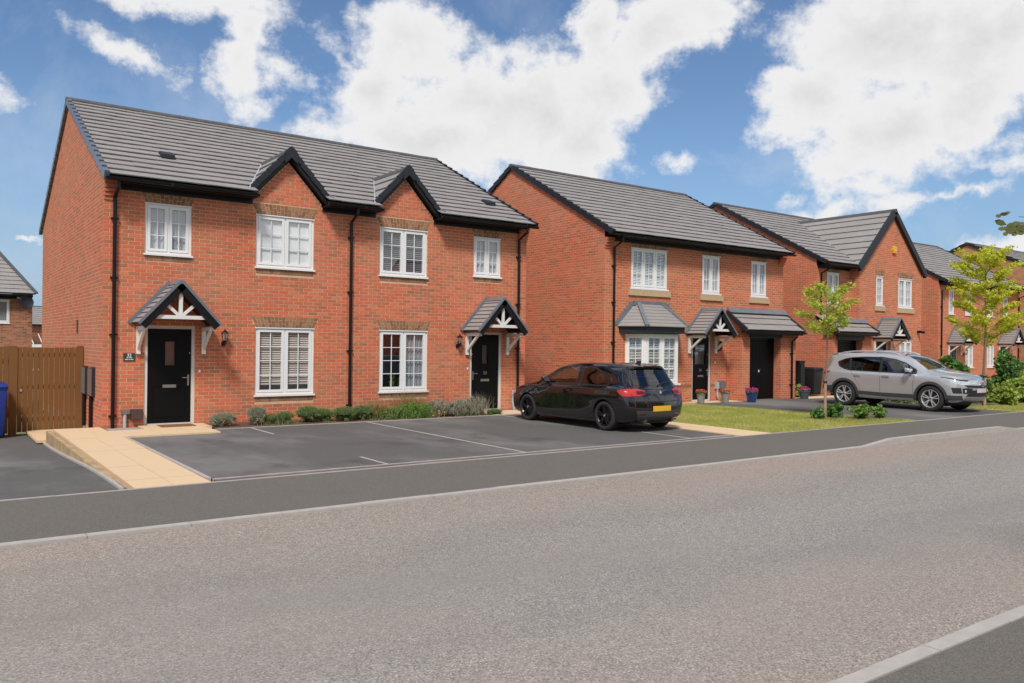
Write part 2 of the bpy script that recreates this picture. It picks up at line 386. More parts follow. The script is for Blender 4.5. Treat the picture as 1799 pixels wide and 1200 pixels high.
def window(root, T, x0, x1, z0, z1, n=2, rows=3, cols=2, blind=None, sill='upvc', drop=1.0, arch=None, room=True, e=.35, fullpane=True, fat=1.0, mid=.0):
    W_ = M['white']; sb = .03
    f = MB(); fw_ = .05*fat
    f.box(x0, x1, sb, sb+.07, z1-fw_, z1, T); f.box(x0, x1, sb, sb+.07, z0, z0+fw_, T)
    f.box(x0, x0+fw_, sb, sb+.07, z0+fw_, z1-fw_, T); f.box(x1-fw_, x1, sb, sb+.07, z0+fw_, z1-fw_, T)
    f.box(x0-.01, x1+.01, sb-.035, sb, z1-.028, z1-.004, T)       # head trim
    wn = f.build('window', W_, root)
    iw = (x1-x0-2*fw_); mw = .035*fat; lw = (iw-(n-1)*mw)/n
    for k in range(1, n):
        c = MB(); xa = x0+fw_+k*lw+(k-1)*mw; c.box(xa, xa+mw, sb+.002, sb+.068, z0+fw_, z1-fw_, T); c.build('mullion', W_, wn)
    for k in range(n):
        xa = x0+fw_+k*(lw+mw); xb = xa+lw; s_ = MB(); sw = min(.058, lw*.16)*fat
        za, zb = z0+fw_, z1-fw_; y0, y1 = sb-.012, sb+.05
        s_.box(xa+.003, xb-.003, y0, y1, zb-sw, zb-.003, T); s_.box(xa+.003, xb-.003, y0, y1, za+.003, za+sw, T)
        s_.box(xa+.003, xa+sw, y0, y1, za+sw, zb-sw, T); s_.box(xb-sw, xb-.003, y0, y1, za+sw, zb-sw, T)
        s_.build('sash', W_, wn)
        ga, gb, gc, gd = xa+sw, xb-sw, za+sw, zb-sw; bw = .0085
        br = MB()
        for i in range(1, cols):
            x = ga+(gb-ga)*i/cols; br.box(x-bw, x+bw, sb+.006, sb+.03, gc, gd, T)
        for j in range(1, rows):
            z = gc+(gd-gc)*j/rows; br.box(ga, gb, sb+.008, sb+.028, z-bw, z+bw, T)
        if cols*rows > 1: br.build('glazing_bar', W_, wn)
        for i in range(cols):
            for j in range(rows):
                p = MB(); xx0 = ga+(gb-ga)*i/cols; xx1 = ga+(gb-ga)*(i+1)/cols; zz0 = gc+(gd-gc)*j/rows; zz1 = gc+(gd-gc)*(j+1)/rows
                p.quad([T @ Vector(q) for q in ((xx0,sb+.018,zz0),(xx1,sb+.018,zz0),(xx1,sb+.018,zz1),(xx0,sb+.018,zz1))])
                p.build('pane', M['glass'], wn)
    if blind:
        b = MB(); zt = z1-fw_; zb = zt-(z1-z0-2*fw_)*drop
        if blind in ('slat_w', 'slat_t', 'slat_o', 'slat_d'):
            pitch = .048 if blind != 'slat_t' else .052; k = int((zt-zb)/pitch)
            for i in range(k):
                z = zt-(i+.5)*pitch; o_ = {'slat_o': .010, 'slat_w': .017, 'slat_t': .019, 'slat_d': .013}[blind]
                b.quad([T @ Vector(q) for q in ((x0+.07,.086,z-o_),(x1-.07,.086,z-o_),(x1-.07,.086+(.038 if blind == 'slat_o' else .012),z+o_),(x0+.07,.086+(.038 if blind == 'slat_o' else .012),z+o_))])
            b.box(x0+.07, x1-.07, .085, .12, zb-.03, zb+.01, T)
            for xx in (x0+(x1-x0)*.3, x0+(x1-x0)*.7): b.box(xx-.004, xx+.004, .081, .085, zb, zt, T)
            b.build('venetian_blind', M[{'slat_t': 'blind_t', 'slat_d': 'blind_d'}.get(blind, 'blind_w')], wn)
        elif blind == 'roller':
            b.box(x0+.055, x1-.055, .086, .09, zb, zt, T); b.build('roller_blind', M['blind_w'], wn)
        elif blind in ('net', 'curtain'):
            a, c = (x0+.06, x1-.06) if blind == 'net' else (x0+(x1-x0)*.5, x1-.06)
            nn = 28; xs = [a+(c-a)*i/nn for i in range(nn+1)]; ys = [.112+.018*math.sin(i*1.55) for i in range(nn+1)]
            for i in range(nn): b.quad([T @ Vector(q) for q in ((xs[i],ys[i],zb),(xs[i+1],ys[i+1],zb),(xs[i+1],ys[i+1],zt),(xs[i],ys[i],zt))])
            b.build('curtain', M['net'] if blind == 'net' else M['curtain'], wn, smooth=True)
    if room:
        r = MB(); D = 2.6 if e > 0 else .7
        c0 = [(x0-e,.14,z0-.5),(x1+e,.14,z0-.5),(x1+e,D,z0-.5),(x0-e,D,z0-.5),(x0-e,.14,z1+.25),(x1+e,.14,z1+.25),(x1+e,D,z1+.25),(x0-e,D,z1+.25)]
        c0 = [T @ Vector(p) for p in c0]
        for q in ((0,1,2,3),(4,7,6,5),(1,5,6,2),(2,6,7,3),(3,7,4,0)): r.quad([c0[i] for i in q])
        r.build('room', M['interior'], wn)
    s_ = MB()
    if sill:
        s_.box(x0-.03, x1+.03, -.045, sb, z0-.042, z0-.004, T); s_.build('window_sill', W_, wn)
    if sill == 'stone':
        s2 = MB(); s2.box(x0-.11, x1+.11, -.05, .06, z0-.235, z0-.05, T); s2.build('stone_sill', M['stone'], wn)
    return wn

def arch_brick(root, T, x0, x1, z, h=.235, sub=None, splay=.10, proud=.008, low=0.155):
    """splayed soldier arch above an opening and brick on edge course below the sill"""
    if h:
        b = MB(); w = .078; n = max(3, round((x1-x0)/w)); cx = (x0+x1)/2
        for i in range(n):
            a0, a1 = x0+(x1-x0)*i/n, x0+(x1-x0)*(i+1)/n
            k = 1+splay/((x1-x0)/2)
            t0, t1 = cx+(a0-cx)*k, cx+(a1-cx)*k; g_ = .0045
            split = .5+.17*(1 if i % 2 else -1)
            for (s0, s1) in ((0, split-.02), (split+.02, 1)):
                l0 = a0+(t0-a0)*s0+g_; l1 = a0+(t0-a0)*s1+g_; r0 = a1+(t1-a1)*s0-g_; r1 = a1+(t1-a1)*s1-g_
                b.prism([(l0, z+.004+h*s0), (r0, z+.004+h*s0), (r1, z+h*s1), (l1, z+h*s1)], -proud, -.001, T)
        b.build('brick_arch', M['lintel'], root, kind='stuff')
        p = MB(); p.prism([(x0, z+.002), (x1, z+.002), (x1+splay, z+h+.004), (x0-splay, z+h+.004)], -.004 if proud > .007 else -.002, 0.001, T)
        p.build('mortar_bed', M['mortar'], root)
    if sub is not None:
        b = MB(); w = .078; n = max(3, round((x1-x0)/w))
        for i in range(n):
            a0, a1 = x0+(x1-x0)*i/n, x0+(x1-x0)*(i+1)/n
            b.box(a0+.0045, a1-.0045, -proud, -.001, sub-low+.006, sub-.044, T)
        b.build('sill_course', M['lintel'], root, kind='stuff')

def door(root, T, x0, x1, z0, z1, glass=(.36,.62,1.28,1.78), number=None, handle='r', grey=False, letter=True):
    f = MB(); w = .062; sb = .02
    f.box(x0, x0+w, sb, sb+.08, z0+.012, z1, T); f.box(x1-w, x1, sb, sb+.08, z0+.012, z1, T); f.box(x0+w, x1-w, sb, sb+.08, z1-w, z1, T)
    f.box(x0+w, x1-w, sb-.03, sb+.08, z0+.002, z0+.055, T)
    fr = f.build('door_frame', M['cream'], root)
    xa, xb, za, zb = x0+w+.004, x1-w-.004, z0+.06, z1-w-.004
    L = xb-xa; H = zb-za
    gx0, gx1, gz0, gz1 = xa+L*glass[0], xa+L*glass[1], z0+glass[2], z0+glass[3]
    d = MB()
    for a, b, c, e in ((xa,gx0,za,zb),(gx1,xb,za,zb),(gx0,gx1,za,gz0),(gx0,gx1,gz1,zb)): d.box(a, b, .045, .09, c, e, T)
    # raised mouldings: outer rectangle and frame round the light
    for (a, b, c, e, t) in ((gx0-.03,gx1+.03,gz0-.03,gz1+.03,.02),(xa+.10,xb-.10,za+.12,za+.78,.016),(xa+.10,xb-.10,zb-.17,zb-.15,.008)):
        d.box(a, b, .037, .0449, c, c+t, T); d.box(a, b, .037, .0449, e-t, e, T); d.box(a, a+t, .037, .0449, c+t, e-t, T); d.box(b-t, b, .037, .0449, c+t, e-t, T)
    dm = M['doorg'] if grey else M['door']
    dd = d.build('door', dm, root)
    p = MB(); p.quad([T @ Vector(q) for q in ((gx0,.06,gz0),(gx1,.06,gz0),(gx1,.06,gz1),(gx0,.06,gz1))]); p.build('door_light', M['glass'], dd)
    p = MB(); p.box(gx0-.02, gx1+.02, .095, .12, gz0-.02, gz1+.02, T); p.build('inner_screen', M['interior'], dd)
    h = MB(); hx = xb-.055 if handle == 'r' else xa+.055; sgn = -1 if handle == 'r' else 1; hz = z0+.98
    h.box(hx-.016, hx+.016, .034, .0448, hz-.14, hz+.09, T); h.bar(T @ Vector((hx,.0,hz+.03)), T @ Vector((hx,.04,hz+.03)), .018, .018); h.bar(T @ Vector((hx-sgn*.01,.0,hz+.03)), T @ Vector((hx+sgn*.13,.0,hz+.03)), .016, .018)
    h.build('handle', M['steel'], dd)
    if letter:
        l = MB(); cx = (xa+xb)/2; l.box(cx-.135, cx+.135, .030, .0445, z0+.80, z0+.865, T); l.box(cx-.12, cx+.12, .026, .0298, z0+.812, z0+.853, T); l.build('letter_plate', M['steel'], dd)
    l = MB(); lx = xb-.03 if handle == 'r' else xa+.03; l.box(lx-.01, lx+.01, .034, .0445, z0+1.52, z0+1.545, T); l.build('spyhole', M['steel'], dd)
    if number:
        text_mesh('house_number', number, .12, T @ Matrix.Translation(((xa+xb)/2, .040, z0+1.02)) @ Matrix.Rotation(math.pi/2, 4, 'X'), M['steel'], dd, .003)
    return dd

def lantern(root, T, x, z, s=1.0):
    b = MB()
    def pt(a, y, c): return T @ Vector((x+a*s, y*s, z+c*s))
    b.bar(pt(0,-.004,-.10), pt(0,-.035,-.10), .075*s, .10*s)
    b.tube([pt(0,-.03,-.10), pt(0,-.09,-.13), pt(0,-.13,-.10), pt(0,-.14,-.05)], .012*s, 6)
    MT = Matrix.Translation(pt(0,-.14,0))
    b.lathe([(.001,-.075*s),(.035*s,-.06*s),(.045*s,-.05*s),(.05*s,-.045*s),(.05*s,-.035*s),(.001,-.035*s)], 8, M=MT)
    b.lathe([(.085*s,.12*s),(.075*s,.135*s),(.04*s,.17*s),(.012*s,.19*s),(.012*s,.215*s),(.001,.225*s)], 8, M=MT)
    b.lathe([(.085*s,.12*s),(.001,.11*s)], 8, M=MT)
    for k in range(6):
        t = k*math.pi/3+.3; b.bar(MT @ Vector((.05*s*math.cos(t), .05*s*math.sin(t), -.04*s)), MT @ Vector((.078*s*math.cos(t), .078*s*math.sin(t), .12*s)), .008*s, .008*s)
    b.tube([MT @ Vector((0,0,-.115*s)), MT @ Vector((0,0,-.07*s))], .03*s, 8)
    o = b.build('wall_lantern', M['black'], root)
    q = MB(); q.lathe([(.045*s,-.035*s),(.072*s,.115*s)], 6, M=MT); q.build('lamp_glass', M['glass'], o)
    return o

def tri_range(cx, half, zb, zt, z):
    k = (zt-z)/(zt-zb); return (cx-half*k, cx+half*k)

def canopy(root, T, cx, n_rows=8, half=.75, out=.8, z0=2.13, za=2.97, tiles=True):
    """small pitched porch roof: tiled slopes, black bargeboard, white fan truss, gallows brackets"""
    c = thing_part('door_canopy', root)
    rise = za-z0; sl = math.hypot(half, rise)
    for s in (-1, 1):
        b = MB(); ux, uz = s*half/sl, rise/sl   # from eave up: -ux
        nx, nz = s*rise/sl, half/sl
        for k in range(n_rows):
            a0 = sl*k/n_rows; a1 = sl*(k+1)/n_rows+.03
            def P_(a, h, y): return T @ Vector((cx+s*half-ux*a+nx*h, y, z0+uz*a+nz*h))
            h0, h1, th = .050, .018, .022
            ncol = 3
            for j in range(ncol):
                ya = -out+j*out/ncol+.002; yb = -out+(j+1)*out/ncol-.002
                if k == 0 and False: pass
                pts = [P_(a0,h0-th,ya), P_(min(a1,sl),h1-th,ya), P_(min(a1,sl),h1-th,yb), P_(a0,h0-th,yb), P_(a0,h0,ya), P_(min(a1,sl),h1,ya), P_(min(a1,sl),h1,yb), P_(a0,h0,yb)]
                b.hexa(pts)
        b.build('canopy_tiles', M['tile'], c, kind='stuff')
        d = MB()   # deck beneath the tiles
        d.hexa([P_(0,-.035,-out+.03), P_(sl,-.035,-out+.03), P_(sl,-.035,-.002), P_(0,-.035,-.002), P_(0,.012,-out+.03), P_(sl,.012,-out+.03), P_(sl,.012,-.002), P_(0,.012,-.002)])
        d.build('canopy_deck', M['black'], c)
        v = MB()   # bargeboard and cap
        v.hexa([P_(-.02,-.13,-out-.012), P_(sl,-.13,-out-.012), P_(sl,-.13,-out+.028), P_(-.02,-.13,-out+.028), P_(-.02,.005,-out-.012), P_(sl,.005,-out-.012), P_(sl,.005,-out+.028), P_(-.02,.005,-out+.028)])
        v.build('bargeboard', M['black'], c)
        v = MB()
        v.hexa([P_(-.03,.008,-out-.035), P_(sl,.008,-out-.035), P_(sl,.008,-out+.03), P_(-.03,.008,-out+.03), P_(-.03,.062,-out-.035), P_(sl,.062,-out-.035), P_(sl,.062,-out+.03), P_(-.03,.062,-out+.03)])
        v.build('verge_cap', M['lead'], c)
        fl = MB()  # stepped lead against the wall
        fl.hexa([P_(-.04,.03,-.05), P_(sl,.03,-.05), P_(sl,.03,-.014), P_(-.04,.03,-.014), P_(-.04,.11,-.05), P_(sl+.03,.11,-.05), P_(sl+.03,.11,-.014), P_(-.04,.11,-.014)])
        fl.build('flashing', M['lead'], c)
        # bracket
        w = MB(); bx = cx+s*(half-.10)
        w.box(bx-.04, bx+.04, -.075, -.014, z0-.62, z0-.05, T)
        w.box(bx-.04, bx+.04, -out+.12, -.08, z0-.125, z0-.05, T)
        w.bar(T @ Vector((bx,-.06,z0-.50)), T @ Vector((bx,-out+.24,z0-.11)), .055, .06)
        w.build('gallows_bracket', M['wpaint'], c)
    r = MB(); r.prism([(cx-.09, za-.02), (cx+.09, za-.02), (cx, za+.075)], -out-.03, -.01, T); r.build('canopy_ridge', M['lead'], c)
    t = MB(); y0, y1 = -out+.035, -out+.075; zt = z0+.10
    hw = half*(za-.16-zt)/rise
    t.box(cx-hw-.02, cx+hw+.02, y0, y1, zt, zt+.075, T)
    t.box(cx-.037, cx+.037, y0, y1, zt+.075, za-.17, T)
    for s in (-1, 1):
        a = T @ Vector((cx+s*.03, (y0+y1)/2, zt+.07)); b_ = T @ Vector((cx+s*.31, (y0+y1)/2, zt+.33))
        t.bar(a, b_, y1-y0-.004, .062)
    t.build('fan_truss', M['wpaint'], c)
    return c
def thing_part(name, root):
    o = bpy.data.objects.new(name, None); COL.objects.link(o); o.parent = root; o.empty_display_size = .2; return o

def downpipe(root, x, y, ztop, zbot, neck=.34, brackets=(.5,), r=.036, mat_='black'):
    b = MB()
    if neck: pts = [(x,y-neck,ztop),(x,y-neck,ztop-.13),(x,y,ztop-.30),(x,y,zbot)]
    else: pts = [(x,y,ztop),(x,y,zbot)]
    b.tube(pts, r, 10)
    for z in brackets: 
        b.box(x-r-.035, x+r+.035, y-.012, y+.05, z-.016, z+.016); b.tube([(x,y,z-.022),(x,y,z+.022)], r+.007, 10)
    b.build('downpipe', M[mat_], root, smooth=False)

def gutter(root, x0, x1, y, z, r=.058):
    b = MB(); n = 7
    out = [(y+r*math.cos(math.pi+math.pi*k/n), z+r*math.sin(math.pi+math.pi*k/n)) for k in range(n+1)]
    inn = [(y+(r-.006)*math.cos(math.pi+math.pi*k/n), z+(r-.006)*math.sin(math.pi+math.pi*k/n)) for k in range(n+1)]
    for prof in (out, inn):
        for (ya, za), (yb, zb) in zip(prof, prof[1:]): b.quad([(x0,ya,za),(x1,ya,za),(x1,yb,zb),(x0,yb,zb)])
    for x in (x0, x1): b.quad([(x,yy,zz) for yy, zz in out])
    for (ya,za),(yb,zb) in ((out[0],inn[0]),(out[-1],inn[-1])): b.quad([(x0,ya,za),(x1,ya,za),(x1,yb,zb+.0005),(x0,yb,zb+.0005)])
    k = x0+.9
    while k < x1-.2:
        b.box(k-.02, k+.02, y-r-.008, y-r+.004, z-.05, z+.012); k += 1.9
    b.build('gutter', M['black'], root)

TW, TE = .331, .335     # tile cover width, exposure
def slope_tiles(root, x0, x1, P0, P1, n, cut=None, indiv=0, name='roof_tile', tw=TW, parentname=None, mt=None, skip_last=False):
    """P0=(y,z) eave line, P1=(y,z) ridge line; n courses. cut(course centre z, z_low, z_high) -> list of excluded x intervals"""
    y0, z0 = P0; y1, z1 = P1; L = math.hypot(y1-y0, z1-z0); uy, uz = (y1-y0)/L, (z1-z0)/L; ny, nz = -uz, uy
    if nz < 0: ny, nz = -ny, -nz
    e = L/n; th, h0, h1 = .022, .052, .014; lap = .045
    mt = mt or M['tile']
    full = MB()
    def P_(a, h): return (uy*a+ny*h, uz*a+nz*h)
    def tile_pts(xa, xb, oy, oz, a1, dh=0.0):
        q = [P_(0,h0-th), P_(a1,h1-th), P_(0,h0), P_(a1,h1)]
        return [(xa,oy+q[0][0],oz+q[0][1]),(xa,oy+q[1][0],oz+q[1][1]),(xb,oy+q[1][0],oz+q[1][1]),(xb,oy+q[0][0],oz+q[0][1]),
                (xa,oy+q[2][0],oz+q[2][1]),(xa,oy+q[3][0],oz+q[3][1]),(xb,oy+q[3][0],oz+q[3][1]),(xb,oy+q[2][0],oz+q[2][1])]
    a1 = e+lap
    full.hexa(tile_pts(.0015, tw-.0015, 0, 0, a1))
    fme = full.mesh(name, mt)
    rest = MB(); cnt = 0
    jobs = []
    for k in range(n):
        oy, oz = y0+uy*e*k, z0+uz*e*k
        ex = cut(oz, oz+uz*e) if cut else []
        x = x0-(tw/2 if k % 2 else 0)
        while x < x1-.001:
            segs = [(max(x, x0), min(x+tw, x1))]
            for (ca, cb) in ex:
                ns = []
                for a, b in segs:
                    if cb <= a or ca >= b: ns.append((a, b))
                    else:
                        if ca > a: ns.append((a, ca))
                        if cb < b: ns.append((cb, b))
                segs = ns
            for a, b in segs:
                if b-a < .012: continue
                isfull = abs(b-a-tw) < 1e-4 and k < n-1
                jobs.append((isfull, a, b, oy, oz, k))
            x += tw
    # nearest tiles are individual parts
    fullj = sorted([j for j in jobs if j[0]], key=lambda j: j[1]**2+j[3]**2)
    ind = set(id(j) for j in fullj[:indiv])
    for j in jobs:
        _, a, b, oy, oz, k = j
        d = random.uniform(-.0035, .0035)
        if id(j) in ind:
            inst(name, fme, root, (a, oy+ny*d, oz+nz*d))
        else:
            aa = a1 if k < n-1 else e-.01
            rest.hexa([(p[0], p[1]+ny*d, p[2]+nz*d) for p in tile_pts(a+.0015, b-.0015, oy, oz, aa)])
    if rest.v: rest.build('roof_tiling', mt, root, kind='stuff')
    return e

def verge(root, x, side, P0, P1, n, mt, indiv=True, out=.07, up=.075):
    """stepped dry verge caps; side -1 = left end, +1 = right end"""
    y0, z0 = P0; y1, z1 = P1; L = math.hypot(y1-y0, z1-z0); uy, uz = (y1-y0)/L, (z1-z0)/L; ny, nz = -uz, uy
    if nz < 0: ny, nz = -ny, -nz
    e = L/n
    def mk(mb, oy, oz):
        xa, xb = (x-out*.35, x+out) if side < 0 else (x-out, x+out*.35)
        def P_(a, h): return (oy+uy*a+ny*h, oz+uz*a+nz*h)
        q = [P_(-.012,-.075), P_(e-.014,-.10), P_(-.012,up+.012), P_(e-.014,up-.022)]
        mb.hexa([(xa,)+q[0], (xa,)+q[1], (xb,)+q[1], (xb,)+q[0], (xa,)+q[2], (xa,)+q[3], (xb,)+q[3], (xb,)+q[2]])
    if indiv:
        m0 = MB(); mk(m0, 0, 0); 
        me = m0.mesh('verge_cap', mt)
        for k in range(n): inst('verge_cap', me, root, (0, y0+uy*e*k, z0+uz*e*k))
    else:
        m0 = MB()
        for k in range(n): mk(m0, y0+uy*e*k, z0+uz*e*k)
        m0.build('verge_cap', mt, root)

def ridge(root, x0, x1, y, z, L=.45, mt=None, indiv=True, ang=25):
    mt = mt or M['ridge']; n = max(1, round((x1-x0)/L)); L = (x1-x0)/n
    def mk(mb, xo, h):
        c = .125; prof = [(-c, -.075), (-c, -.045), (-.05, .005+h), (.05, .005+h), (c, -.045), (c, -.075)]
        a = [(xo+.003, y+p[0], z+.05+p[1]) for p in prof]; b = [(xo+L-.003, y+p[0], z+.05+p[1]) for p in prof]
        base = len(mb.v); mb.v += a+b; k = len(prof)
        mb.f.append(tuple(base+i for i in range(k))); mb.f.append(tuple(base+k+i for i in reversed(range(k)))); mb.m += [0, 0]
        for i in range(k):
            j = (i+1) % k; mb.f.append((base+j, base+i, base+k+i, base+k+j)); mb.m.append(0)
    if indiv:
        m0 = MB(); mk(m0, 0, .02); me = m0.mesh('ridge_tile', mt, (0, y, z))
        for k in range(n): inst('ridge_tile', me, root, (x0+k*L, y, z+random.uniform(-.003, .003)))
    else:
        m0 = MB()
        for k in range(n): mk(m0, x0+k*L, .02)
        m0.build('ridge_tile', mt, root)

def shell(root, X0, X1, Y0, Y1, zb, zt, ry, rz, wm, ops, name='wall', gab=.0, front=True, rl=None):
    """brick shell: front wall with openings, gable side walls, back wall"""
    T = frame_at(0, Y0)
    if front:
        b = MB(); wall_cells(b, X0, X1, zb, zt, ops, T); b.build('front_wall', wm, root)
    for x, nm in ((X0, 0), (X1, 1)):
        b = MB(); zs = (rl[1]+(Y0-rl[0])*(rz+.05-rl[1])/(ry-rl[0])-.05) if rl else zt; b.quad([(x,Y0,zb),(x,Y1,zb),(x,Y1,zs),(x,ry,rz),(x,Y0,zs)]); b.build('side_wall', wm, root)
    b = MB(); b.quad([(X0,Y1,zb),(X1,Y1,zb),(X1,Y1,zt),(X0,Y1,zt)]); b.build('back_wall', wm, root)

def roof(root, x0, x1, yf, zf, ry, rz, yb, zb_, n, nb=None, indiv=0, cut=None, vl=True, vr=True, vm=None, vmr=None, vind=True, rind=True, ridge_x=None, back_cheap=True):
    # underlay
    u = MB()
    if cut is None: u.quad([(x0,yf+.03,zf-.01),(x1,yf+.03,zf-.01),(x1,ry,rz-.02),(x0,ry,rz-.02)])
    u.quad([(x0,yb,zb_-.01),(x0,ry,rz-.02),(x1,ry,rz-.02),(x1,yb,zb_-.01)]); u.build('underlay', M['under'], root)
    slope_tiles(root, x0, x1, (yf, zf), (ry, rz), n, cut, indiv)
    t = MB(); t.quad([(x0,yb,zb_+.03),(x0,ry,rz+.03),(x1,ry,rz+.03),(x1,yb,zb_+.03)]); t.build('rear_slope', M['tile'], root)
    vm = vm or M['verge']
    if vl: verge(root, x0, -1, (yf, zf), (ry, rz), n, vm, vind); verge(root, x0, -1, (yb, zb_), (ry, rz), n, vm, False)
    if vr: verge(root, x1, 1, (yf, zf), (ry, rz), n, vmr or vm, vind)
    rx = ridge_x or (x0-.03, x1+.03); ridge(root, rx[0], rx[1], ry, rz, indiv=rind)

def eaves(root, x0, x1, yw, yf, z, zf):
    """soffit, fascia and gutter between x0 and x1"""
    b = MB(); b.box(x0, x1, yf+.035, yw-.011, z-.0, z+.018); b.build('soffit', M['board'], root)
    b = MB(); b.box(x0, x1, yf+.02, yf+.034, z-.012, zf+.02); b.build('fascia', M['board'], root)
    b = MB(); b.box(x0, x1, yw-.035, yw-.011, z-.10, z-.001); b.build('soffit_board', M['board'], root)
    gutter(root, x0-.01, x1+.01, yf-.045, zf-.02)

def geo_bricks(root, x0, x1, z0, z1, ops, Y, proud=.005, extra=None, indiv=300, near=(3.0, 1.2), zt=None):
    """real bricks on the mortar sheet. extra(zlow, zhigh)-> allowed x interval above z1"""
    me = MB(); me.box(.0070, BW-.0070, -proud, .001, .0065, BH-.0065, skip='k'); full = me.mesh('brick', M['brickg'], (0,0,0))
    rest = MB(); jobs = []
    r0 = int(math.floor(z0/BH)); r1 = int(math.ceil((zt or z1)/BH))
    for r in range(r0, r1):
        za, zb = r*BH+.0065, (r+1)*BH-.0065; zm = (za+zb)/2
        allow = []
        if zb <= z1: allow.append((x0, x1))
        elif extra: allow += extra(za, zb)
        off = BW/2 if (r % 2) == 0 else 0.0
        for (A, B) in allow:
            k = math.floor((A+off)/BW)
            while k*BW-off < B:
                a = k*BW-off+.0070; b = (k+1)*BW-off-.0070; k += 1
                segs = [(max(a, A), min(b, B))]
                for o in ops:
                    oa, ob, oc, od = o[:4]
                    if od <= za+.02 or oc >= zb-.02: continue
                    if len(o) > 4:     # splayed region
                        t = (zm-oc)/(od-oc); oa, ob = oa-o[4]*t, ob+o[4]*t
                    ns = []
                    for p, q in segs:
                        if ob+.004 <= p or oa-.004 >= q: ns.append((p, q))
                        else:
                            if oa > p: ns.append((p, oa-.006))
                            if ob < q: ns.append((ob+.006, q))
                    segs = ns
                for p, q in segs:
                    if q-p > .012: jobs.append((abs(q-p-(BW-.014)) < 1e-4, p, q, za, zb))
    fj = sorted([j for j in jobs if j[0]], key=lambda j: (j[1]-near[0])**2+(j[3]-near[1])**2)
    ind = set(id(j) for j in fj[:indiv])
    for j in jobs:
        _, p, q, za, zb = j; d = random.uniform(0, .0020)
        if id(j) in ind: inst('brick', full, root, (p-.0070, Y+d, za-.0065))
        else: rest.box(p, q, Y-proud+d, Y+.001, za, zb, skip='k')
    rest.build('brickwork', M['brickg'], root, kind='stuff')

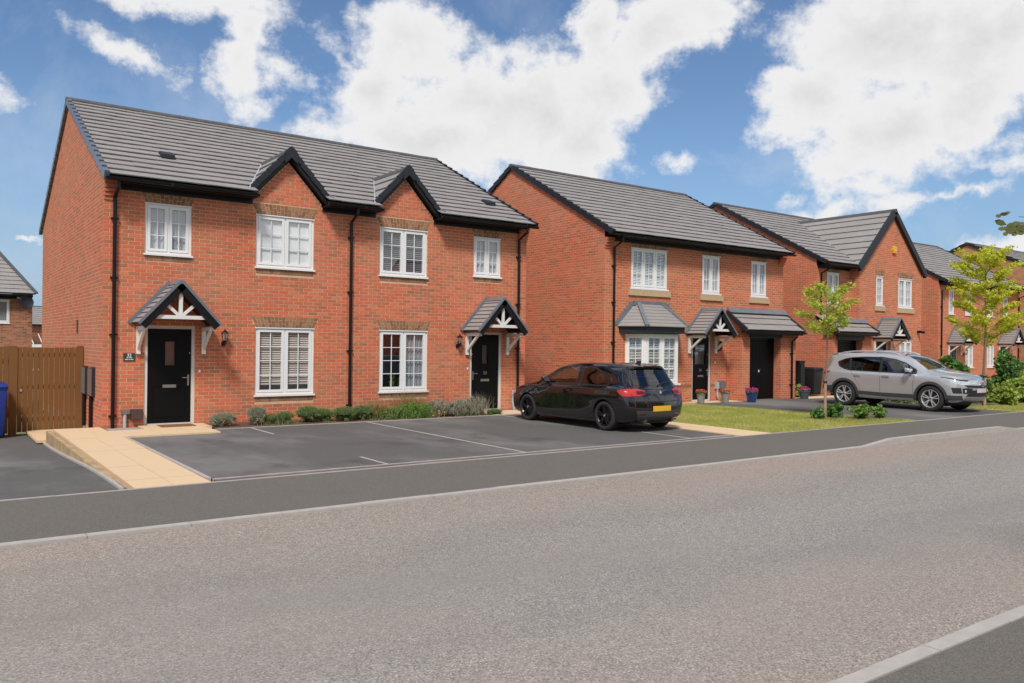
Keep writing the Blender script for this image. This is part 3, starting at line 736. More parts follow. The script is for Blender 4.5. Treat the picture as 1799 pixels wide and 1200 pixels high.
# ================================================================== THE HOUSES
def house1():
    X0, X1, BY = 2.94, 13.56, 28.4
    zt = 4.95; yf, zf, ry, rz, yb = 17.70, 5.05, 23.2, 7.80, 28.75
    h = thing('semi_detached_house', 'nearest red brick semi-detached pair with two black front doors and two small gables', 'house', (X0, FY, 0))
    T = frame_at(0, FY)
    ap, sl = 6.13, 1.083; GC = (6.745, 9.76); bh = .80
    A = (3.71,4.63,3.60,4.655); B = (6.02,7.37,3.475,4.655); C = (9.07,10.40,3.475,4.655); D = (11.82,12.69,3.61,4.655)
    E_ = (6.03,7.40,.60,2.12); F_ = (9.09,10.44,.60,2.12); D1 = (3.73,4.73,0,2.10); D2 = (11.74,12.75,0,2.115)
    ops = [A,B,C,D,E_,F_,D1,D2]
    b = MB(); wall_cells(b, X0, X1, -.35, zt, ops, T)
    for c in GC: b.quad([(c-bh,FY,zt),(c+bh,FY,zt),(c+bh,FY,5.03),(c,FY,5.03+bh*sl),(c-bh,FY,5.03)])
    b.build('front_wall', M['mortar'], h)
    shell(h, X0, X1, FY, BY, -.35, 5.12, ry, rz-.08, M['brick'], [], front=False, rl=(yf, zf))
    q = MB()      # quoin return so that the corner shows brick ends
    geo_ops = [tuple(o) for o in ops]
    for o in (A,B,C,D,E_,F_): geo_ops += [(o[0], o[1], o[3], o[3]+.242, .105), (o[0], o[1], o[2]-.16, o[2])]
    def extra(za, zb):
        out = []
        for c in GC:
            hw = bh if zb < 5.03 else bh-(zb-5.03)/sl
            if hw > .03: out.append((c-hw, c+hw))
        return out
    geo_bricks(h, X0, X1, -.078, zt, geo_ops, FY, extra=extra, indiv=300, near=(3.0, 1.0), zt=5.03+bh*sl)
    window(h, T, *A, n=2, rows=3, blind='net'); window(h, T, *B, n=2, rows=3, blind='roller')
    window(h, T, *C, n=2, rows=3, blind='slat_d', drop=.97); window(h, T, *D, n=2, rows=3, blind='net')
    we = window(h, T, *E_, n=2, rows=4, blind='slat_t', drop=.86)
    wf = window(h, T, *F_, n=2, rows=4, blind='curtain')
    pm = MB(); lampM = Matrix.Translation((9.6,FY+.3,.72)); pm.lathe([(.001,0),(.06,0),(.08,.12),(.001,.12)], 10, M=lampM)
    for k in range(14):
        t = k*2.4; pm.bar((9.6,FY+.3,.83),(9.6+.10*math.cos(t),FY+.3+.06*math.sin(t),.99+.05*math.sin(k)), .012, .003)
    pm.build('window_plant', mat('indoor_plant_green', (.13,.22,.04), .5), wf)
    for o in (A,B,C,D,E_,F_): arch_brick(h, T, o[0], o[1], o[3], sub=o[2])
    door(h, T, *D1, glass=(.40,.62,1.27,1.77)); door(h, T, *D2, glass=(.40,.60,1.27,1.77), number='30', handle='l')
    canopy(h, T, 4.25, za=2.965); canopy(h, T, 12.27, za=2.965)
    lantern(h, T, 5.32, 1.84); lantern(h, T, 11.33, 1.84)
    for x in (4.83, 11.66):
        p = MB(); p.box(x-.017, x+.017, -.022, -.009, 1.115, 1.175, T); p.build('doorbell', M['white'], h)
    s = MB(); s.box(3.325, 3.545, -.022, -.0085, 1.365, 1.525, T); sg = s.build('number_sign', M['slate'], h)
    text_mesh('sign_number', '32', .085, T @ Matrix.Translation((3.435,-.0235,1.482)) @ Matrix.Rotation(math.pi/2, 4, 'X'), M['signw'], sg, .001, .002)
    for zz, segs in ((1.430, (.040, .052)), (1.395, (.062, .030, .045))):       # two lines of print too small to read
        x = 3.435-(sum(segs)+.012*(len(segs)-1))/2
        for w_ in segs:
            q = MB(); q.box(x, x+w_, -.0235, -.0222, zz-.0075, zz+.0075, T); q.build('sign_print', M['signw'], sg); x += w_+.012
    # meter boxes by the left door
    p = MB(); p.box(3.465, 3.685, -.13, -.009, .165, .375, T); p.box(3.475,3.675,-.138,-.13,.175,.365,T); p.build('meter_box', M['brown'], h)
    p = MB(); p.box(3.29, 3.455, -.09, -.009, .285, .375, T); p.build('vent_hood', M['greyp'], h)
    p = MB(); p.tube([(3.36,FY-.05,.30),(3.36,FY-.05,-.02)], .033, 10); p.build('duct', M['galv'], h)
    p = MB(); p.tube([(13.13,FY-.05,.55),(13.13,FY-.05,.20),(13.16,FY-.06,.0)], .035, 10); p.tube([(13.13,FY-.05,.43),(13.13,FY-.05,.46)], .045, 10); p.build('duct', M['galv'], h)
    # two meter cabinets on the gable wall
    for ya, yb_ in ((19.78, 20.24), (18.90, 19.36)):
        p = MB(); xx = X0; 
        p.hexa([(xx-.07,ya,.60),(xx-.002,ya,.60),(xx-.002,yb_,.60),(xx-.07,yb_,.60),(xx-.07,ya,1.18),(xx-.002,ya,1.215),(xx-.002,yb_,1.215),(xx-.07,yb_,1.18)])
        c_ = p.build('meter_cabinet', M['trim'], h)
        p = MB(); p.box(xx-.082, xx-.071, ya+.0, yb_-.0, .62, 1.18); p.build('cabinet_door', M['greyp'], c_)
        p = MB(); p.tube([(xx-.045,(ya+yb_)/2,.60),(xx-.045,(ya+yb_)/2,-.1)], .038, 8); p.build('cable_pipe', M['black'], c_)
    p = MB(); p.box(X0-.02, X0-.001, 21.3, 21.42, 1.95, 2.25); p.build('airbrick', M['brown'], h)
    # brick corbels below the eaves corners
    for xa, xb in ((X0-.004, X0+.28), (X1-.28, X1+.004)):
        for k, (za, pr) in enumerate(((4.62,.03),(4.70,.06),(4.78,.09),(4.86,.12),(4.94,.15))):
            p = MB(); p.box(xa, xb, -pr, -.0005, za, za+.072, T); p.build('corbel_brick', M['brickg'], h)
    # eaves, gutters and pipes
    for xa, xb in ((X0+.29, GC[0]-bh-.02), (GC[0]+bh+.02, GC[1]-bh-.02), (GC[1]+bh+.02, X1-.29)): eaves(h, xa, xb, FY, yf+.02, zt, zf-.02)
    for xa, xb in ((X0-.05, X0+.28), (X1-.28, X1+.05)):
        p = MB(); p.box(xa, xb, yf+.05, FY-.16, 5.02, zf); p.build('eaves_closer', M['black'], h); gutter(h, xa, xb, yf-.045, zf-.04)
    downpipe(h, 3.13, FY-.06, 4.97, .0, .36, (4.25, 3.05, 1.9, .25)); downpipe(h, 8.29, FY-.06, 4.97, .0, .36, (4.3, 3.0, 1.6, .3)); downpipe(h, 13.27, FY-.06, 4.97, .1, .36, (4.2, 2.9, 1.7, .3))
    # roof
    def zmain(y): return zf+(y-yf)*(rz-zf)/(ry-yf)
    def cut(z0, z1):
        if z0 > ap-.05: return []
        hh = (ap-.02-z1)/sl
        return [(c-hh, c+hh) for c in GC] if hh > 0 else []
    u = MB(); k = (rz-zf)/(ry-yf); yap = yf+(ap-.1-zf)/k
    poly = [(X0-.05,yf+.03)]
    for c in GC: poly += [(c-.93, yf+.03), (c, yap), (c+.93, yf+.03)]
    poly += [(X1+.05,yf+.03),(X1+.05,ry),(X0-.05,ry)]
    u.quad([(x,y,zmain(y)-.012) for x, y in poly]); u.build('underlay', M['under'], h)
    roof(h, X0-.05, X1+.05, yf, zf, ry, rz, yb, 5.05, 17, indiv=300, cut=cut, vm=M['verge_sheen'], vmr=M['verge'])
    for c in GC:
        for s in (-1, 1):
            b = MB(); n = 4; L = math.hypot(.97, ap-5.08); ux, uz = .97/L, (ap-5.08)/L
            nx, nz = s*uz, ux
            for j in range(n):
                a0, a1 = L*j/n, L*(j+1)/n+(.03 if j < n-1 else 0)
                def P_(a, hgt, y): return (c+s*(.97-ux*a)+nx*hgt, y, 5.08+uz*a+nz*hgt)
                z_lo = 5.08+uz*a0; z_hi = 5.08+uz*a1
                ye0 = yf+(z_lo-zf)/k+.25; ye1 = yf+(z_hi-zf)/k+.10
                y_ = FY-.13
                b.hexa([P_(a0,.035,y_),P_(a1,.0,y_),P_(a1,.0,ye1),P_(a0,.035,ye0),P_(a0,.06,y_),P_(a1,.022,y_),P_(a1,.022,ye1),P_(a0,.06,ye0)])
            b.build('gable_tiling', M['tile'], h, kind='stuff')
            d = MB(); y0_, y1_ = FY-.15, FY-.02
            d.hexa([P_(-.06,-.125,y0_),P_(L,-.125,y0_),P_(L,-.125,y1_),P_(-.06,-.125,y1_),P_(-.06,.03,y0_),P_(L,.03,y0_),P_(L,.03,y1_),P_(-.06,.03,y1_)])
            d.build('bargeboard', M['board'], h)
            vm_ = MB()
            for j in range(n):
                a0, a1 = L*j/n-.02, L*(j+1)/n-.025
                vm_.hexa([P_(a0,-.04,y0_-.035),P_(a1,-.06,y0_-.035),P_(a1,-.06,y0_+.06),P_(a0,-.04,y0_+.06),P_(a0,.082,y0_-.035),P_(a1,.060,y0_-.035),P_(a1,.060,y0_+.06),P_(a0,.082,y0_+.06)])
            vm_.build('verge_cap', M['verge'], h)
            # lead lined valley
            v = MB(); pts = []
            for t in (0.0, 1.0):
                z = 5.10+t*(ap-5.12); y = yf+(z-zf)/k; x = c+s*(ap-z)/sl; pts.append((x, y, z))
            (xa,ya,za),(xb,yb2,zb2) = pts
            v.hexa([(xa+s*.02,ya,za+.025),(xb+s*.0,yb2,zb2+.025),(xb+s*.03,yb2,zb2+.035),(xa+s*.05,ya,za+.035),(xa+s*.02,ya,za+.060),(xb,yb2,zb2+.055),(xb+s*.03,yb2,zb2+.06),(xa+s*.05,ya,za+.065)])
            v.build('valley_gutter', M['lead'] if s > 0 else M['galv'], h)
        r = MB(); yr = yf+(ap-zf)/k; r.prism([(c-.11, ap-.06), (c-.09, ap+.0), (c, ap+.085), (c+.09, ap+.0), (c+.11, ap-.06)], FY-.2, yr+.05); r.build('ridge_tile', M['ridge'], h)
        r = MB(); r.prism([(c-.15, ap-.30), (c-.15, ap-.06), (c-.11, ap+.01), (c, ap+.105), (c+.11, ap+.01), (c+.15, ap-.06), (c+.15, ap-.30), (c, ap-.16)], FY-.205, FY-.1); r.build('ridge_end_cap', M['verge'], h)
    for (x, y) in ((4.25, 19.35), (12.75, 19.05)):
        z = zmain(y)+.055; b = MB(); b.hexa([(x,y-.17,z-.085),(x+.3,y-.17,z-.085),(x+.3,y+.17,z+.085),(x,y+.17,z+.085),(x+.02,y-.17,z-.0),(x+.28,y-.17,z-.0),(x+.28,y+.1,z+.11),(x+.02,y+.1,z+.11)])
        b.build('roof_vent', M['verge'], h)
    return h

def house2():
    X0, X1 = 16.48, 25.15; zt = 5.05
    yf, zf, ry, rz, yb = 17.70, 5.15, 22.9, 7.96, 28.1
    h = thing('detached_house', 'red brick detached house with white bay window, one black front door and black garage door', 'house', (X0, FY, 0))
    T = frame_at(0, FY)
    G_ = (17.58,19.18,3.585,4.83); H_ = (20.82,21.72,3.57,4.83); I_ = (23.34,24.21,3.58,4.81); D3 = (20.36,21.28,0,2.18)
    bay = (17.34, 19.38)
    ops = [G_,H_,I_,D3,(bay[0]+.05,bay[1]-.05,.0,2.25)]
    shell(h, X0, X1, FY, 27.7, -.3, zt, ry, rz-.08, M['brick'], ops, rl=(yf, zf))
    for o, n in ((G_,3),(H_,2),(I_,2)):
        window(h, T, *o, n=n, rows=3, blind='slat_w' if n == 3 else 'net', sill='stone', drop=.98)
        arch_brick(h, T, o[0], o[1], o[3], proud=.006)
    door(h, T, *D3, glass=(.17,.80,1.22,1.86), number='28', handle='r')
    canopy(h, T, 20.84, za=2.99, z0=2.2, half=.74)
    lantern(h, T, 21.62, 1.80)
    p = MB(); p.box(21.47, 21.505, -.022, -.001, 1.24, 1.31, T); p.build('doorbell', M['white'], h)
    p = MB(); p.box(21.66, 21.90, -.14, -.001, .40, .66, T); p.build('meter_box', M['greyp2'], h)
    p = MB(); p.box(21.50, 21.64, -.08, -.001, .40, .62, T); p.tube([(21.57,FY-.05,.4),(21.58,FY-.05,.15),(21.66,FY-.06,0)], .03, 8); p.build('duct', M['galv'], h)
    # brick plinth band
    p = MB(); wall_cells(p, X0, X1, .485, .56, [(17.3,19.4,0,2),(20.36,21.28,0,2),(22.1,25.2,0,2)], frame_at(0, FY-.012), .012); 
    p.build('plinth_course', M['lintel'], h)
    # ---- bay window: canted sides
    fx0, fx1, fyb = 17.64, 19.08, 17.50
    segs = [((bay[0], FY), (fx0, fyb), 1), ((fx0, fyb), (fx1, fyb), 2), ((fx1, fyb), (bay[1], FY), 1)]
    bay_o = thing_part('bay_window', h)
    for (ax, ay), (bx, by), n in segs:
        L = math.hypot(bx-ax, by-ay); Tb = frame_at(ax, ay, math.atan2(by-ay, bx-ax))
        w = MB(); w.box(0, L, .0, .10, -.05, .58, Tb); w.build('bay_wall', M['brick'], bay_o)
        window_flat(bay_o, Tb, .0, L, .66, 2.17, n)
        s = MB(); s.box(-.03, L+.03, -.06, .02, .60, .655, Tb); s.build('bay_sill', M['white'], bay_o)
    ex = [(17.02, FY-.001), (17.50, 17.30), (19.22, 17.30), (19.70, FY-.001)]; zt_, z1_ = 3.08, 2.37; tp = [(17.74, FY-.001), (19.0, FY-.001)]
    f = MB()
    inner = [(17.10, FY-.002), (17.54, 17.36), (19.18, 17.36), (19.62, FY-.002)]
    for (a, b_) in zip(inner, inner[1:]): f.quad([(a[0],a[1],2.19),(b_[0],b_[1],2.19),(b_[0],b_[1],2.40),(a[0],a[1],2.40)])
    f.quad([(a[0],a[1],2.19) for a in inner]); f.build('bay_fascia', M['verge'], bay_o)
    # hipped tiles of the bay roof, course by course
    bt = MB(); n = 7
    def ring(t, hgt):
        zz = z1_+(zt_-z1_)*t+hgt; tl = (17.74, 17.92); tr = (19.0, 17.92)
        pl = [(17.02, FY-.003), (17.46, 17.27), (19.26, 17.27), (19.70, FY-.003)]; pt_ = [(17.74, FY-.003), (17.86, FY-.06), (18.90, FY-.06), (19.0, FY-.003)]
        return [(a[0]+(b_[0]-a[0])*t, a[1]+(b_[1]-a[1])*t, zz) for a, b_ in zip(pl, pt_)]
    for k in range(n):
        t0, t1 = k/n, min(1, (k+1)/n+.04); lo, hi = ring(t0, .045), ring(t1, .012); lo2 = ring(t0, .018)
        for i in range(3):
            bt.quad([lo[i], lo[i+1], hi[i+1], hi[i]]); bt.quad([lo2[i], lo2[i+1], lo[i+1], lo[i]])
    bt.build('bay_roof_tiles', M['tile'], bay_o, kind='stuff')
    hp = MB()
    a, b_ = ring(0, .05), ring(1, .05)
    for i in (1, 2):
        hp = MB(); hp.bar(a[i], b_[i], .13, .05); hp.build('hip_flashing', M['lead'], bay_o)
    fl = MB(); fl.box(17.66, 19.08, -.075, -.004, 3.05, 3.19, T)
    for k in range(7):   # stepped flashing either side
        t = k/7; 
        for s in (-1, 1):
            x = (17.02+(17.70-17.02)*t) if s < 0 else (19.70-(19.70-19.04)*t)
            fl.box(x-.11, x+.11, -.02-.001*k, -.003, z1_+.06+(zt_-z1_)*t, z1_+.16+(zt_-z1_)*t, T)
    fl.build('bay_flashing', M['lead'], bay_o)
    # ---- garage projection
    gx0, gx1, gy = 22.18, X1-.003, 17.55
    Tg = frame_at(0, gy)
    b = MB(); wall_cells(b, gx0, gx1, -.05, 2.36, [(22.60,24.28,-.05,2.14)], Tg, .35)
    b.quad([(gx0,gy,-.05),(gx0,gy,2.36),(gx0,FY-.002,2.95),(gx0,FY-.002,-.05)]); b.quad([(gx1,gy,-.05),(gx1,FY-.002,-.05),(gx1,FY-.002,2.95),(gx1,gy,2.36)])
    b.build('garage_wall', M['brick'], h)
    garage_door(h, Tg, 22.60, 24.28, 0.0, 2.12)
    p = MB(); p.box(22.57, 24.31, -.03, .30, 2.12, 2.30, Tg); p.build('garage_fascia', M['board'], h)
    leanto(h, 22.06, 25.27, 17.28, 2.36, FY-.01, 3.0, 3, 22.22)
    downpipe(h, 24.86, gy-.06, 2.32, 0.0, .2, (1.6, .5))
    eaves(h, X0+.29, X1-.28, FY, yf+.02, zt, zf-.02)
    for xa, xb in ((X0-.05, X0+.28), (X1-.28, X1+.05)):
        for za, pr in ((4.72,.03),(4.80,.07),(4.88,.11),(4.96,.15)):
            p = MB(); p.box(max(xa, X0-.004), min(xb, X1+.004), -pr, -.0005, za, za+.075, T); p.build('corbel_brick', M['brickg'], h)
        p = MB(); p.box(xa, xb, yf+.05, FY-.16, 5.09, zf); p.build('eaves_closer', M['black'], h); gutter(h, xa, xb, yf-.045, zf-.04)
    downpipe(h, 16.83, FY-.06, 5.05, 0.0, .36, (4.2, 3.1, 1.9, .3))
    roof(h, X0-.05, X1+.05, yf, zf, ry, rz, yb, 5.15, 16, indiv=0)
    return h

def window_flat(root, T, x0, x1, z0, z1, n):
    window(root, T, x0+.01, x1-.01, z0, z1, n=n, rows=4, cols=2, blind='slat_o', sill=None, drop=.99, room=True, e=-.12, fat=1.25)

def garage_door(root, T, x0, x1, z0, z1):
    f = MB(); y = .30
    f.box(x0, x0+.05, y-.02, y+.05, z0, z1, T); f.box(x1-.05, x1, y-.02, y+.05, z0, z1, T); f.box(x0+.05, x1-.05, y-.02, y+.05, z1-.05, z1, T); fr = f.build('garage_frame', M['black'], root)
    n = 20; w = (x1-x0-.1)/n
    proto = None
    for i in range(n):
        p = MB(); a = x0+.05+i*w; p.box(a+.006, a+w-.006, y-.003, y+.02, z0+.02, z1-.06, T); p.build('garage_slat', M['door'], fr)
    p = MB(); p.box(x0+.05, x1-.05, y+.012, y+.03, z0+.01, z1-.05, T); p.build('garage_panel', M['black'], fr)
    p = MB(); cx = (x0+x1)/2; p.box(cx-.03, cx+.03, y-.03, y-.004, .92, 1.02, T); p.bar(T @ Vector((cx,y-.04,.95)), T @ Vector((cx+.05,y-.05,1.06)), .02, .02); p.build('garage_handle', M['steel'], fr)

def leanto(root, x0, x1, yf, zf, yb, zb, n, xwall):
    u = MB(); u.quad([(x0,yf+.04,zf-.03),(x1,yf+.04,zf-.03),(x1,yb,zb-.03),(x0,yb,zb-.03)]); u.quad([(x0,yf+.04,zf-.05),(x0,yb,zf-.05),(x1,yb,zf-.05),(x1,yf+.04,zf-.05)]); u.build('lean_to_deck', M['under'], root)
    slope_tiles(root, x0+.03, x1-.03, (yf, zf), (yb, zb-.02), n, None, 0, name='lean_to_tile')
    for x, s in ((x0, -1), (x1, 1)):
        v = MB(); L = 1
        xa, xb = (x-.03, x+.06) if s < 0 else (x-.06, x+.03)
        v.hexa([(xa,yf-.02,zf-.10),(xb,yf-.02,zf-.10),(xb,yb,zb-.10),(xa,yb,zb-.10),(xa,yf-.02,zf+.085),(xb,yf-.02,zf+.085),(xb,yb,zb+.05),(xa,yb,zb+.05)]); v.build('lean_to_verge', M['verge'], root)
    f = MB(); f.hexa([(x0+.02,yb-.16,zb-.03),(x1-.02,yb-.16,zb-.03),(x1-.02,yb+.002,zb+.05),(x0+.02,yb+.002,zb+.05),(x0+.02,yb-.16,zb-.012),(x1-.02,yb-.16,zb-.012),(x1-.02,yb-.004,zb+.15),(x0+.02,yb-.004,zb+.15)])
    f.build('lead_flashing', M['lead'], root)
    gutter(root, x0-.02, x1+.02, yf-.045, zf-.03)
    f = MB(); f.box(x0+.05, x1-.05, yf+.02, yf+.035, zf-.13, zf+.0); f.build('lean_to_fascia', M['board'], root)

def house3():
    X0, X1 = 28.38, 35.6; zt = 5.05; Y0 = 18.9; GY = 18.5; gx0 = 30.72
    yf, zf, ry, rz = 18.45, 5.15, 24.0, 8.12
    h = thing('gabled_detached_house', 'red brick detached house with a tall projecting front gable carrying a yellow alarm box', 'house', (X0, Y0, 0))
    T = frame_at(0, Y0); TG = frame_at(0, GY)
    J_ = (29.08,29.95,3.60,4.83); K_ = (31.95,32.51,3.61,4.83); L_ = (33.67,34.82,3.58,4.83); N_ = (33.83,34.85,.9,2.17); D4 = (31.9,32.9,0,2.17)
    b = MB(); wall_cells(b, X0, gx0, -.3, zt, [J_], T); b.build('front_wall', M['brick'], h)
    cx = 33.16; ap = 7.62
    b = MB(); wall_cells(b, gx0, X1, -.3, zt, [K_,L_,N_,D4], TG); b.quad([(gx0,GY,zt),(X1,GY,zt),(cx,GY,ap-.1)]); b.build('gable_wall', M['brick'], h)
    b = MB(); b.quad([(gx0,GY,-.3),(gx0,GY,zt),(gx0,Y0,zt),(gx0,Y0,-.3)]); b.build('return_wall', M['brick'], h)
    b = MB(); b.quad([(X0,Y0,-.3),(X0,29,-.3),(X0,29,5.34),(X0,ry,rz-.08),(X0,Y0,5.34)]); b.build('side_wall', M['brick'], h)
    b = MB(); b.quad([(X1,GY,-.3),(X1,29,-.3),(X1,29,zt),(X1,ry,rz-.08),(X1,GY,zt)]); b.build('side_wall', M['brick'], h)
    b = MB(); b.quad([(X0,29,-.3),(X1,29,-.3),(X1,29,zt),(X0,29,zt)]); b.build('back_wall', M['brick'], h)
    for t_, o, n, st in ((T,J_,2,'stone'),(TG,K_,1,'stone'),(TG,L_,2,'stone'),(TG,N_,2,'upvc')):
        window(h, t_, *o, n=n, rows=3, cols=2, blind='net', sill=st); arch_brick(h, t_, o[0], o[1], o[3], proud=.006)
    door(h, TG, *D4, glass=(.2,.8,1.2,1.8), handle='r')
    canopy(h, TG, 32.45, za=3.03, z0=2.24, half=.72)
    p = MB(); p.hexa([(33.13,GY-.08,5.85),(33.37,GY-.08,5.85),(33.37,GY-.001,5.85),(33.13,GY-.001,5.85),(33.10,GY-.08,6.12),(33.40,GY-.08,6.12),(33.40,GY-.001,6.12),(33.10,GY-.001,6.12)]); p.lathe([(.001,-.08),(.09,-.09),(.15,-.06),(.16,0)], 12, axis='y', c=(33.25,GY,6.0)); p.build('alarm_box', M['yellow'], h)
    p = MB(); p.box(35.25, 35.38, -.16, -.001, 2.50, 2.62, TG); p.tube([(35.31,GY-.12,2.56),(35.31,GY-.30,2.53)], .05, 8); p.build('security_camera', M['black'], h)
    # roofs
    k = (rz-zf)/(ry-yf); sl = (ap-5.1)/(cx-gx0+.12); hw = cx-gx0+.12
    def cut(z0, z1):
        hh = (ap-.03-z1)/sl
        return [(cx-hh, cx+hh)] if hh > 0 else []
    roof(h, X0-.05, X1+.05, yf, zf, ry, rz, 29.5, 5.15, 16, cut=cut, vr=False)
    u = MB(); u.quad([(X0-.05,yf+.03,zf-.012),(gx0-.1,yf+.03,zf-.012),(cx,yf+(ap-.1-zf)/k,ap-.112),(X1+.05,ry-1,rz-k-.012),(X1+.05,ry,rz-.012),(X0-.05,ry,rz-.012)]); u.build('underlay', M['under'], h)
    for s in (-1, 1):
        b = MB(); n = 9; L = math.hypot(hw, ap-5.1); ux, uz = hw/L, (ap-5.1)/L; nx, nz = s*uz, ux
        def P_(a, hg, y): return (cx+s*(hw-ux*a)+nx*hg, y, 5.1+uz*a+nz*hg)
        for j in range(n):
            a0, a1 = L*j/n, L*(j+1)/n+(.03 if j < n-1 else 0); z0 = 5.1+uz*a0; z1 = 5.1+uz*a1
            e0 = yf+(z0-zf)/k+.2; e1 = yf+(z1-zf)/k+.1; y_ = GY-.12
            b.hexa([P_(a0,.04,y_),P_(a1,.0,y_),P_(a1,.0,e1),P_(a0,.04,e0),P_(a0,.065,y_),P_(a1,.022,y_),P_(a1,.022,e1),P_(a0,.065,e0)])
        b.build('gable_tiling', M['tile'], h, kind='stuff')
        d = MB(); d.hexa([P_(-.1,-.14,GY-.15),P_(L,-.14,GY-.15),P_(L,-.14,GY-.01),P_(-.1,-.14,GY-.01),P_(-.1,.09,GY-.15),P_(L,.07,GY-.15),P_(L,.07,GY-.01),P_(-.1,.09,GY-.01)]); d.build('bargeboard', M['verge'], h)
    r = MB(); r.prism([(cx-.12, ap-.07), (cx-.09, ap), (cx, ap+.09), (cx+.09, ap), (cx+.12, ap-.07)], GY-.17, yf+(ap-zf)/k+.05); r.build('ridge_tile', M['ridge'], h)
    v = MB(); v.bar((gx0-.12, yf+.02, 5.17), (cx-.05, yf+(ap-zf)/k, ap+.02), .10, .02); v.build('valley_gutter', M['lead'], h)
    eaves(h, X0+.05, gx0-.08, Y0, yf+.02, zt, zf-.02)
    downpipe(h, 28.62, Y0-.06, 5.05, 3.1, .36, (4.2, 3.4))
    # garage
    gy = 18.12; Tg = frame_at(0, gy)
    b = MB(); wall_cells(b, X0+.003, 31.0, -.05, 2.40, [(28.62,30.35,-.05,2.12)], Tg, .35)
    b.quad([(X0+.003,gy,-.05),(X0+.003,gy,2.40),(X0+.003,Y0-.002,2.95),(X0+.003,Y0-.002,-.05)]); b.quad([(31.0,gy,-.05),(31.0,GY-.001,-.05),(31.0,GY-.001,2.6),(31.0,gy,2.40)]); b.build('garage_wall', M['brick'], h)
    garage_door(h, Tg, 28.62, 30.35, 0, 2.12)
    p = MB(); p.box(28.55, 30.45, -.03, .30, 2.12, 2.33, Tg); p.build('garage_fascia', M['board'], h)
    leanto(h, 28.25, 31.15, 17.88, 2.42, GY-.005, 2.85, 2, 28.4)
    b = MB(); b.quad([(28.28,GY-.02,2.86),(30.70,GY-.02,2.86),(30.70,Y0-.003,3.12),(28.28,Y0-.003,3.12)]); b.build('lean_to_upper_slope', M['tile'], h)
    return h

def house4():
    X0, X1, Y0 = 42.1, 51.4, 21.0; zt = 5.2; yf, zf, ry, rz = 20.6, 5.3, 25.8, 8.2
    h = thing('terraced_house', 'far red brick pair of small houses with two dark grey doors behind the yellow-green tree', 'house', (X0, Y0, 0)); T = frame_at(0, Y0)
    up = [(43.16,43.75),(44.94,45.76),(47.36,48.17),(49.36,49.95)]
    ops = [(a,b,3.66,4.95) for a, b in up]+[(45.0,45.9,.86,2.05),(47.46,48.33,.86,2.07),(43.17,44.15,0,2.05),(49.0,49.96,0,2.05)]
    shell(h, X0, X1, Y0, 30.6, -.3, zt, ry, rz-.08, M['brick'], ops, rl=(yf, zf))
    for o in ops[:6]: window(h, T, *o, n=2 if o[1]-o[0] > .7 else 1, rows=3, blind='net', room=True)
    for o in ops[6:]: door(h, T, *o, glass=(.42,.6,1.2,1.8), grey=True, letter=False)
    for c in (43.8, 49.5): canopy(h, T, c, za=2.98, z0=2.15, half=.74)
    lantern(h, T, 44.8, 1.65); lantern(h, T, 48.75, 1.65)
    p = MB(); p.box(42.7, 42.98, -.02, -.002, 1.2, 1.48, T); p.build('number_sign', M['slate'], h)
    eaves(h, X0+.02, X1-.02, Y0, yf+.02, zt, zf-.02)
    downpipe(h, 42.35, Y0-.06, 5.1, 0, .36, (4,2)); downpipe(h, 51.2, Y0-.06, 5.1, 0, .36, (4,2))
    roof(h, X0-.05, X1+.05, yf, zf, ry, rz, 31, 5.3, 16, vind=False, rind=False)

def house5():
    X0, X1, Y0 = 54.0, 66, 17.5
    h = thing('buff_brick_house', 'farthest house at the right edge with an orange buff brick gable', 'house', (X0, Y0, 0))
    shell(h, X0, X1, Y0, 33, -.3, 5.0, 25.2, 8.5, M['brick_yel'], [(58,59.2,3.6,4.9),(58,59.2,.8,2.1)])
    for z in (.8, 3.6): window(h, frame_at(0, Y0), 58, 59.2, z, z+1.3, n=2, rows=3, blind='net')
    roof(h, X0-.06, X1+.06, 17.1, 5.05, 25.2, 8.6, 33.3, 5.05, 18, vind=False, rind=False)

